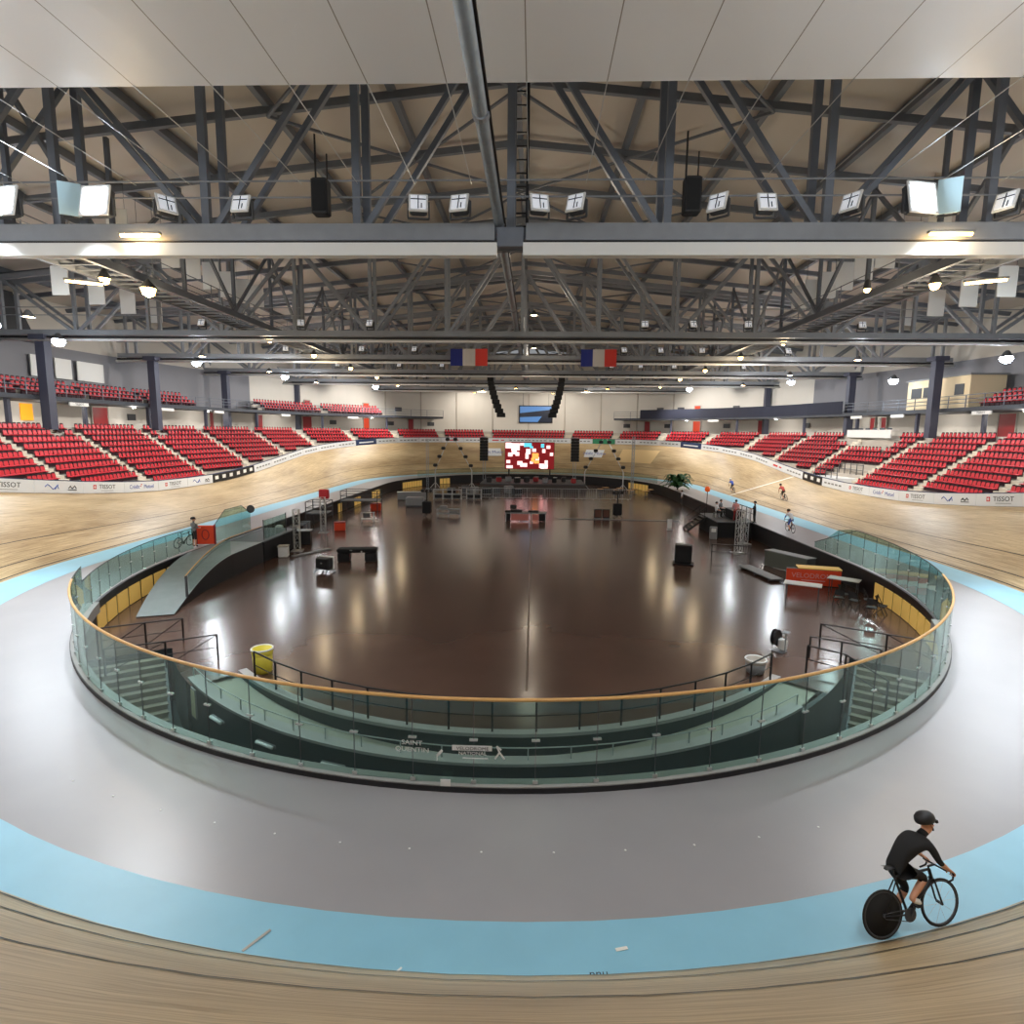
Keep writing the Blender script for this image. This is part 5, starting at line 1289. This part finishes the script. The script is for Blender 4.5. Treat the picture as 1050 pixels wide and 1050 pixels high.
def person(name, J, loc, rot, label, cols, hat=None, hair='black', fingers=False, lv=1, scale=1.):
    e = empty(name, loc, 0, label, 'person'); e.rotation_euler = rot; e.scale = (scale,)*3
    n = limb_nodes(J); bones = [(a, b, cols[m]) for a, b, m in BONES]
    if fingers:
        for s_ in 'LR':
            p = V(J['palm'+s_]); w = V(J['wr'+s_]); f = (p-w).normalized(); sd = 1 if s_ == 'L' else -1
            lat = V((0, sd, 0)); lat = (lat-f*lat.dot(f)).normalized(); dn = f.cross(lat).normalized(); dn = dn if dn.z < 0 else -dn
            for i, (o_, L) in enumerate(((-.030, .062), (-.010, .072), (.012, .068), (.032, .052))):
                a = p+lat*o_+f*.025; b = a+f*L*.5+dn*.01; c = b+f*.012+dn*L*.42; d = c-f*L*.32+dn*.008
                for k, q, r in (('a', a, .0105), ('b', b, .0098), ('c', c, .009), ('d', d, .008)): n['f%s%d%s' % (s_, i, k)] = (tuple(q), r)
                bones += [('palm'+s_, 'f%s%da' % (s_, i), cols['hand'])]+[('f%s%d%s' % (s_, i, x), 'f%s%d%s' % (s_, i, y), cols['hand']) for x, y in ('ab', 'bc', 'cd')]
            a = w+f*.03-lat*.035+dn*.006; b = a+f*.03-lat*.02+dn*.02; c = b+f*.022+lat*.006+dn*.022
            for k, q, r in (('a', a, .013), ('b', b, .0115), ('c', c, .0095)): n['t%s%s' % (s_, k)] = (tuple(q), r)
            bones += [('wr'+s_, 't%sa' % s_, cols['hand']), ('t%sa' % s_, 't%sb' % s_, cols['hand']), ('t%sb' % s_, 't%sc' % s_, cols['hand'])]
    if 'nose' in J: bones.append(('head', 'nose', cols['skin'])) if False else None
    n = {k: v for k, v in n.items() if any(k in b[:2] for b in bones)}
    skin_body('body', n, bones, sorted({b[2] for b in bones}), e, lv=lv)
    h, jw, cr = V(J['head']), V(J['jaw']), V(J['crown']); up = (cr-jw).normalized()
    fw = V(J['nose'])-h; fw = (fw-up*fw.dot(up)).normalized(); sd = up.cross(fw)
    Mx = Matrix((fw, sd, up)).transposed().to_4x4(); Mx.translation = h
    def local(mb, nm, mt, smooth=True): mb.v = [tuple(Mx @ V(v)) for v in mb.v]; return mb.build(nm, mt, e, smooth)
    if hat:
        mb = MB(); prof = [(.118, .0), (.125, .035), (.118, .08), (.09, .118), (.045, .138), (.002, .142)]
        vs = []; N = 16
        mb.lathe(prof, (0, 0, 0), N); mb.v = [(x*1.22-.02, y*.92, z+.03-.12*x) for x, y, z in mb.v]; local(mb, 'helmet', hat)
        mb = MB(); mb.box((.112, 0, .0), (.03, .15, .04)); local(mb, 'sunglasses', 'black', False)
        mb = MB(); mb.tube([(.0, .1, .02), (.02, .06, -.1), (.02, -.06, -.1), (.0, -.1, .02)], .008, 5); local(mb, 'strap', 'black')
    else:
        mb = MB(); mb.lathe([(.1, .0), (.108, .05), (.09, .1), (.05, .128), (.002, .135)], (0, 0, 0), 12); mb.v = [(x*1.05-.022, y*.9, z-.0-.3*max(0, -x)) for x, y, z in mb.v]; local(mb, 'hair', hair)
    mb = MB(); mb.lathe([(.004, -.02), (.018, -.014), (.015, .01), (.006, .035)], (.098, 0, -.03), 6); local(mb, 'nose', 'skin')
    mb = MB(); mb.box((.094, 0, -.072), (.012, .045, .01)); local(mb, 'mouth', 'cloth_p', False)
    if not hat:
        mb = MB()
        for y in (-.032, .032): mb.box((.092, y, .005), (.012, .022, .012))
        local(mb, 'eyes', 'black', False)
    for y in (-.088, .088): mb = MB(); mb.lathe([(.004, -.03), (.014, -.02), (.016, .02), (.004, .032)], (-.01, y, -.015), 6); local(mb, 'ear', 'skin')
    return e
def bike(loc, rot, label, cols=('black', 'black'), disc=True, spokes=20):
    e = empty('track_bicycle', loc, 0, label, 'bicycle'); e.rotation_euler = rot
    fr, ac = cols; RW = .335; xr, xf = -.42, .57; zb = .285
    Rx = Matrix.Rotation(math.pi/2, 4, 'X')
    for nm, x in (('rear_wheel', xr), ('front_wheel', xf)):
        mb = MB(); mb.tube([(x+RW*.965*math.cos(a), 0, RW+RW*.965*math.sin(a)) for a in [2*math.pi*i/36 for i in range(36)]], .0125, 8, closed=True)
        w = mb.build(nm, 'tyre', e, True)
        mb = MB(); mb.tube([(x+RW*.9*math.cos(a), 0, RW+RW*.9*math.sin(a)) for a in [2*math.pi*i/36 for i in range(36)]], .014, 6, closed=True); mb.build('rim', 'grey_d', w, True)
        mb = MB()
        if nm == 'rear_wheel' and disc: mb.lathe([(.0, -.02), (.05, -.022), (RW*.9, -.006), (RW*.9, .006), (.05, .022), (.0, .02)], (0, 0, 0), 30, M4=Matrix.Translation((x, 0, RW)) @ Rx); mb.build('disc', 'blackf', w, True)
        else:
            for i in range(spokes):
                a = 2*math.pi*i/spokes; mb.tube([(x, .025*(-1)**i, RW), (x+RW*.89*math.cos(a), 0, RW+RW*.89*math.sin(a))], .0018, 4)
            mb.build('spokes', 'alu', w)
        mb = MB(); mb.lathe([(.02, -.045), (.022, .045)], (0, 0, 0), 10, M4=Matrix.Translation((x, 0, RW)) @ Rx); mb.build('hub', 'grey_d', w)
    mb = MB(); bb = (0, 0, zb); seat = (-.17, 0, .80); ht, hb = (.43, 0, .82), (.465, 0, .68)
    for a, b, r in ((bb, seat, .018), (bb, hb, .024), (seat, ht, .018), (ht, hb, .023)): mb.tube([a, b], r, 8)
    for sy in (-1, 1): mb.tube([(0, sy*.04, zb), (xr, sy*.055, RW)], .011, 6); mb.tube([(seat[0], sy*.02, .76), (xr, sy*.055, RW)], .009, 6)
    mb.build('frame', fr, e, True)
    mb = MB()
    for sy in (-1, 1): mb.tube([(hb[0]+.005, sy*.04, .675), (xf-.02, sy*.05, RW+.05), (xf, sy*.05, RW)], .013, 6)
    mb.tube([(hb[0], -.045, .68), (hb[0], .045, .68)], .02, 6); mb.build('fork', fr, e, True)
    mb = MB(); mb.tube([(-.17, 0, .78), (-.195, 0, .93)], .014, 8); mb.build('seat_post', 'black', e)
    mb = MB(); mb.strip([[(-.33, -.07, .95), (-.33, 0, .965), (-.33, .07, .95)], [(-.2, -.045, .945), (-.2, 0, .96), (-.2, .045, .945)], [(-.05, -.018, .935), (-.05, 0, .945), (-.05, .018, .935)]]); mb.box((-.2, 0, .935), (.24, .05, .02)); mb.build('saddle', 'black', e)
    mb = MB(); mb.tube([ht, (.42, 0, .86), (.53, 0, .87)], .015, 8); mb.build('stem', 'black', e)
    mb = MB()
    for sy in (-1, 1): mb.tube([(.53, 0, .87), (.53, sy*.17, .87), (.6, sy*.2, .86), (.63, sy*.205, .81), (.6, sy*.21, .75), (.5, sy*.215, .73)], .0125, 7)
    mb.build('handlebar', 'black', e, True)
    mb = MB(); mb.lathe([(.02, -.006), (.095, -.006), (.1, 0), (.095, .006), (.02, .006)], (0, 0, 0), 24, M4=Matrix.Translation((0, -.05, zb)) @ Rx); mb.build('chainring', ac if ac != 'black' else 'grey_d', e)
    mb = MB(); mb.tube([(0, -.055, zb+.09), (xr, -.055, RW+.035), (xr-.035, -.055, RW), (xr, -.055, RW-.035), (0, -.055, zb-.09)], .006, 4); mb.build('chain', 'grey_d', e)
    for sy, dz in ((-1, 1), (1, -1)):
        mb = MB(); mb.bar((0, sy*.075, zb), (.06*dz, sy*.085, zb+.155*dz), .02, .03); mb.build('crank', 'grey_d', e)
        mb = MB(); mb.box((.06*dz, sy*.125, zb+.155*dz), (.08, .07, .02)); mb.build('pedal', 'black', e)
    return e
def riding(tuck=.0):
    """joints of a rider in bike space, x forward; tuck 0 = sitting up over the drops, 1 = low"""
    sh = V((.24+.08*tuck, 0, 1.40-.14*tuck)); hip = V((-.2, 0, 1.0))
    J = dict(pelvis=tuple(hip), belly=tuple(hip.lerp(sh, .36)+V((-.03, 0, .05))), chest=tuple(hip.lerp(sh, .78)+V((-.02, 0, .03))), neckbase=tuple(sh+V((.02, 0, .03))), neck=tuple(sh+V((.08, 0, .07))),
             jaw=tuple(sh+V((.15, 0, .1))), head=tuple(sh+V((.15, 0, .19))), crown=tuple(sh+V((.11, 0, .28))), nose=tuple(sh+V((.27, 0, .16))))
    for s_, sy, k in (('L', 1, -1), ('R', -1, 1)):
        ped = V((.06*k, sy*.12, .285+.155*k))
        J.update({'hip'+s_: (-.16, sy*.09, .95), 'knee'+s_: (.24 if k > 0 else .12, sy*.11, .80 if k > 0 else .56), 'ankle'+s_: tuple(ped+V((-.1, 0, .1))), 'toe'+s_: tuple(ped+V((.06, 0, .035))),
                  'sh'+s_: tuple(sh+V((-.02, sy*.18, -.02))), 'el'+s_: (.36, sy*.25, 1.10-.06*tuck), 'wr'+s_: (.535, sy*.215, .90), 'palm'+s_: (.59, sy*.205, .865)})
    return J
def standing(arms='down', seat=False):
    J = dict(pelvis=(0, 0, .95), belly=(0, 0, 1.1), chest=(.0, 0, 1.32), neckbase=(0, 0, 1.46), neck=(.01, 0, 1.52), jaw=(.03, 0, 1.58), head=(.02, 0, 1.65), crown=(.01, 0, 1.71), nose=(.13, 0, 1.63))
    for s_, sy in (('L', 1), ('R', -1)):
        J.update({'hip'+s_: (0, sy*.09, .88), 'knee'+s_: (.02, sy*.1, .5), 'ankle'+s_: (-.02, sy*.11, .09), 'toe'+s_: (.13, sy*.13, .035), 'sh'+s_: (0, sy*.19, 1.40), 'el'+s_: (-.02, sy*.25, 1.13), 'wr'+s_: (.05, sy*.26, .9), 'palm'+s_: (.08, sy*.25, .82)})
        if arms == 'front': J.update({'el'+s_: (.08, sy*.25, 1.15), 'wr'+s_: (.3, sy*.16, 1.12), 'palm'+s_: (.37, sy*.13, 1.12)})
    if seat:
        J = {k: (x, y, z-.42) for k, (x, y, z) in J.items()}
        for s_, sy in (('L', 1), ('R', -1)): J.update({'hip'+s_: (.05, sy*.1, .5), 'knee'+s_: (.45, sy*.13, .5), 'ankle'+s_: (.42, sy*.13, .09), 'toe'+s_: (.56, sy*.14, .035), 'wr'+s_: (.25, sy*.2, .62), 'palm'+s_: (.33, sy*.18, .6)})
    return J
def cols(top, legs, sleeve=None, fore='skin', shin='skin', shoe='black', hand='skin'):
    return dict(top=top, legs=legs, sleeve=sleeve or top, fore=fore, shin=shin, shoe=shoe, hand=hand, skin='skin')
# the close rider on the blue band edge
hd = math.atan2(.263, .965); lean = math.radians(-12)
bp = V((5.42, 7.60, .012)); rot = (lean, 0, hd)
bike(bp, rot, 'black track bicycle under the close rider on the blue band edge', spokes=10)
person('person', riding(.9), bp, rot, 'close rider in black kit and helmet riding low along the blue band edge', cols('blackf', 'blackf', 'blackf', 'skin', 'skin', 'white'), 'black', fingers=True, lv=2)
# three small riders
def far_rider(s, u, label, blabel, c, hat, lean_in=10, z=None, off=None):
    if off is None: p, n, b = bank(s); q = tr(s, u, .02)
    else: p, n, b = bank(s); q = out(s, off, -.01)
    q2 = tr(s+.5, u) if off is None else out(s+.5, off, -.01); d = q2-(tr(s, u) if off is None else out(s, off, -.01)); hd = math.atan2(d.y, d.x)
    r = (-math.radians(lean_in), 0, hd)
    bike(q, r, blabel, spokes=12, disc=False); person('person', riding(.6), q, r, label, c, hat)
far_rider(sR(68.6), .75, 'small rider in blue and white jersey beside the white finish line', 'bicycle of the rider in blue and white by the finish line', cols('cloth_b', 'black', 'cloth_w'), 'white')
far_rider(sR(58.5), 2.4, 'small rider in dark red kit up on the timber track', 'bicycle of the rider in dark red on the timber track', cols('cloth_r', 'black', 'skin'), 'black', 12)
far_rider(sR(42.5), 0, 'small rider in white and blue jersey on the grey floor before the tall glass', 'bicycle of the rider on the grey floor', cols('cloth_w', 'cloth_b', 'cloth_b'), 'black', 2, off=-3.9)
# others
person('person', standing('front'), (-20.15, 33.7, 0), (0, 0, 1.2), 'person in grey jersey standing with a bicycle beside the red pad', cols('cloth_g', 'black', 'cloth_g'), 'black')
bike(V((-20.75, 33.5, 0)), (.12, 0, 1.4), 'bicycle held upright beside the red pad', spokes=12, disc=False)
ZP = FLOOR+1.305
person('person', standing('front'), (17.6, 46.6, ZP), (0, 0, 2.6), 'person in black top standing at the near end of the riser', cols('black', 'blackf', 'black', 'skin', 'blackf'))
person('person', standing(), (16.4, 47.4, ZP), (0, 0, 1.0), 'person in pink top standing at the near end of the riser', cols('cloth_p', 'dred', 'cloth_p', 'skin', 'dred'))
for (x, y, r, c, lab) in ((15.5, 49.5, 0., cols('cloth_w', 'black', 'cloth_w', 'skin', 'black'), 'person in white top seated on the stage riser'), (16.4, 51.2, -.8, cols('cloth_g', 'black', 'cloth_g', 'skin', 'black'), 'person in dark grey seated on the stage riser')):
    person('person', standing('down', True), (x, y, ZP), (0, 0, r), lab, c)
    box_thing('stool', [('seat', 'black', [((0, 0, .41), (.4, .4, .05))], 0), ('leg', 'grey_d', [((sx, sy, .2), (.03, .03, .4)) for sx in (-.16, .16) for sy in (-.16, .16)], 0)], (x-.03, y, ZP), r, 'black stool under the '+lab.replace(' on the stage riser', ''), 'stool')
person('person', standing(), (17.4, 68.5, FLOOR), (0, 0, 3.), 'person in white standing on the floor by the potted palm', cols('cloth_w', 'grey_d', 'cloth_w', 'skin', 'grey_d'))
# ---------------------------------------------------------------- lit lamps
FL = 1.0
for x, lab, lit, ax in ((-20.4, 'brilliant white floodlight near the end of the first truss', 'lampw', -22), (-16.8, 'brilliant white floodlight beside an open reflector on the first truss', 'lampw', -17), (13.95, 'brilliant white floodlight beside a blue reflector on the first truss', 'lampw', 17)):
    lit_flood((x, 23.1, 15.55), lab, (ax*1.05, 17.5, 0), 21000*FL, WHITE, lit, 1.2, 95)
lit_flood((18.7, 23.1, 15.5), 'brilliant white floodlight far along the first truss, past the blue reflector', (22, 18, 0), 21000*FL, WHITE, 'lampw', 1.2, 95)
for x, r, lab in ((-17.95, .5, 'open pale reflector panel beside the lit floodlight on the first truss, bluish edge'), (15.05, -.5, 'tilted pale blue reflector panel past the lit floodlight on the first truss')):
    e = empty('reflector_panel', (x, 23.3, 15.7), r, lab, 'reflector')
    mb = MB(); mb.box((0, 0, 0), (.75, .06, 1.2), rz=0); mb.build('panel', mat('pale_blue', (190, 220, 230), .3), e)
    mb = MB(); mb.box((.34, .2, 0), (.06, .4, 1.2)); mb.box((0, .3, -.6), (.6, .06, .06)); mb.build('bracket', 'grey_d', e)
for x, lab in ((-15.3, 'warm tube lamp on the fascia of the first truss, near the white floodlight pair'), (15.25, 'warm tube lamp on the fascia of the first truss, under the blue reflector')):
    tube_lamp((x, 23.3, 14.38), 0, 1.5, lab, 250)
tube_lamp((-22.3, 29.4, 14.1), .5, 1.5, 'slanting warm tube lamp hung below the left catwalk', 300)
tube_lamp((20.2, 28.2, 13.9), -.5, 1.5, 'slanting warm tube lamp hung below the right catwalk', 300)
n = 0
def warm(loc, label, power=420, size=.6):
    e = empty('amber_lamp', loc, 0, label, 'lamp', 'amber lamps along the catwalks')
    mb = MB(); mb.lathe([(.06, .45), (.14, .35), (size*.5, .0), (size*.52, -.05), (size*.4, -.03)], n=14); mb.build('shade', 'grey_d', e, True)
    mb = MB(); mb.lathe([(.02, -size*.55), (size*.3, -size*.42), (size*.42, -.02), (size*.1, .1)], n=12); mb.build('bulb', 'lampo', e, True)
    lamp_light(V(loc)+V((0, 0, -.55)), power, WARM, .45)
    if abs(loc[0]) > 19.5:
        sg = 1 if loc[0] > 0 else -1; lamp_light(V(loc)+V((sg*.4, 0, -.55)), 5200 if loc[1] > 40 else 2600, (1, .95, .88), .4, 125, (A+sg*35, loc[1]+3, 2.))  # extra near-white outward spot, added to brighten boards, seats and banking
warm((-21.9, 30.3, 14.55), 'amber lamp under the left catwalk, first behind the white fascia', 300)
warm((-20.9, 32.2, 14.5), 'big amber lamp under the left catwalk, second behind the white fascia', 500, .9)
warm((19.9, 31.2, 14.55), 'amber lamp under the right catwalk, first behind the white fascia', 300)
warm((17.3, 32.5, 14.6), 'small amber lamp hung low beside the right catwalk rail', 100, .4)
for i, y in enumerate((50, 60, 72, 84, 97)):
    for sg, side in ((-1, 'left'), (1, 'right')):
        warm((A+sg*(21.3), y, 14.55), 'amber lamp under the %s catwalk, %s beyond the second truss' % (side, ORD[i]), 300, .6)
def white_lamp(loc, label, power=1500, aim=None):
    e = empty('white_lamp', loc, 0, label, 'lamp', 'white lamps above the stands')
    mb = MB(); mb.lathe([(.1, .5), (.2, .4), (.42, .02), (.44, 0), (.4, .02)], n=14); mb.build('shade', 'grey_d', e, True)
    mb = MB(); mb.lathe([(.02, -.5), (.28, -.42), (.46, -.16), (.42, .03), (.1, .1)], n=14); mb.build('bulb', 'lampw', e, True)
    sg = 1 if loc[0] > 0 else -1; lamp_light(V(loc)+V((0, 0, -.75)), power, WHITE, .35, 150, (loc[0]-sg*7, loc[1], 2))
for i, (x, y, z) in enumerate(((-34.3, 37.0, 13.5), (-36.3, 44.7, 13.6), (-35.6, 62, 14), (-33, 78, 14), (-26, 97, 14.2))): white_lamp((x, y, z), 'brilliant white lamp over the left stand, %s from the near end' % ORD[i], 1600)
for i, (x, y, z) in enumerate(((34.5, 40, 13.8), (37.0, 48.5, 13.2), (37.6, 64, 12.8), (33, 78, 13.8), (25, 97, 14.2))): white_lamp((x, y, z), 'brilliant white lamp over the right stand, %s from the near end' % ORD[i], 1600)
# bay lamp shape, shared by the far group and the added fill lamps
def strip_lamp(loc, label, power, col, rz=0.):
    e = empty('bay_lamp', loc, rz, label, 'lamp', 'bay lamps between the trusses')
    mb = MB(); mb.lathe([(.08, .4), (.16, .3), (.36, .0), (.38, -.04), (.34, 0)], n=14); mb.build('shade', 'grey_d', e, True)
    mb = MB(); mb.lathe([(.02, -.06), (.26, -.03), (.28, .03)], n=12); mb.build('bulb', 'lampo', e, True)
    if loc[1] > 97: lamp_light(V(loc)+V((0, 0, -.55)), power*1.6, col, .4, 140, (loc[0]*1.3, 122, 4))
    else: lamp_light(V(loc)+V((0, 0, -.55)), power, col, .5)
for i, (x, y) in enumerate(((-9, 104), (9, 104), (-3, 98), (3.5, 110), (-11, 110), (12, 98))): strip_lamp((x, y, 14.1), 'small lit bay lamp near the far wall, %s of the far group' % ORD[i], 700, (1, .93, .82))
# concourse lamps on the underside of the balcony
def down(loc, label, power):
    e = empty('concourse_lamp', loc, 0, label, 'lamp', 'lamps under the balcony')
    mb = MB(); mb.lathe([(.22, .08), (.24, 0), (.2, 0)], n=12); mb.build('rim', 'white', e)
    mb = MB(); mb.lathe([(.01, -.02), (.18, -.01), (.19, .03)], n=12); mb.build('lens', 'lampw', e)
    lamp_light(V(loc)+V((0, 0, -.25)), power, (1, .94, .85), .25)
i = 0
for sg in (0, 1):
    for m in range(7):
        s = LQ+10+m*11 if sg == 0 else LT-LQ-10-m*11
        if abs(s-LT/2) < 12: continue
        q = out(s, boff(s)+2.6, 9.15); down(q, 'small white lamp under the %s balcony, %s from the near end' % (('right', 'left')[sg], ORD[m]), 160)

# added lamps out of the frame, put in to brighten the near bend
for x, y in ((-14, 10), (12, 10), (-4, 2), (5, 2), (-26, 14), (26, 14)):
    strip_lamp((A+x, y, 15.9), 'added unseen fill lamp under the sheet ceiling over the near bend', 1050, (.96, .98, 1))
# added lamps without a visible source, brightening stands, roof and floor
for y in (36, 55, 69, 84):
    for x, sd in ((-30, 'left'), (30, 'right')): strip_lamp((A+x, y, 13.7), 'added fill lamp over the %s stand front, at depth %s' % (sd, ORD[int(y)//14-2]), 800, WHITE)
for i, y in enumerate((33, 55, 76)): strip_lamp((A+.9, y, 17.5), 'added fill lamp up in the roof middle, %s from the camera' % ORD[i], 420, (1, .86, .68))
W = bpy.data.worlds.new('hall_air'); SC.world = W; W.use_nodes = True
W.node_tree.nodes['Background'].inputs[0].default_value = (.84, .88, .92, 1); W.node_tree.nodes['Background'].inputs[1].default_value = .3

# ---------------------------------------------------------------- camera
cd = bpy.data.cameras.new('camera'); cam = bpy.data.objects.new('camera', cd); C.objects.link(cam)
cd.sensor_width = 36; cd.lens = FPX/1050*36; cd.clip_start = .05; cd.clip_end = 400
mw = Matrix((CR, CU, -CF)).transposed().to_4x4(); mw.translation = CP; cam.matrix_world = mw
SC.camera = cam
vs = SC.view_settings; vs.view_transform = 'Standard'; vs.look = 'None'; vs.gamma = 1; vs.use_curve_mapping = False; vs.exposure = 0.0
SC.cycles.sample_clamp_indirect = 6; SC.cycles.caustics_reflective = False; SC.cycles.caustics_refractive = False; SC.cycles.max_bounces = 8; SC.cycles.transparent_max_bounces = 16
bpy.context.view_layer.update()
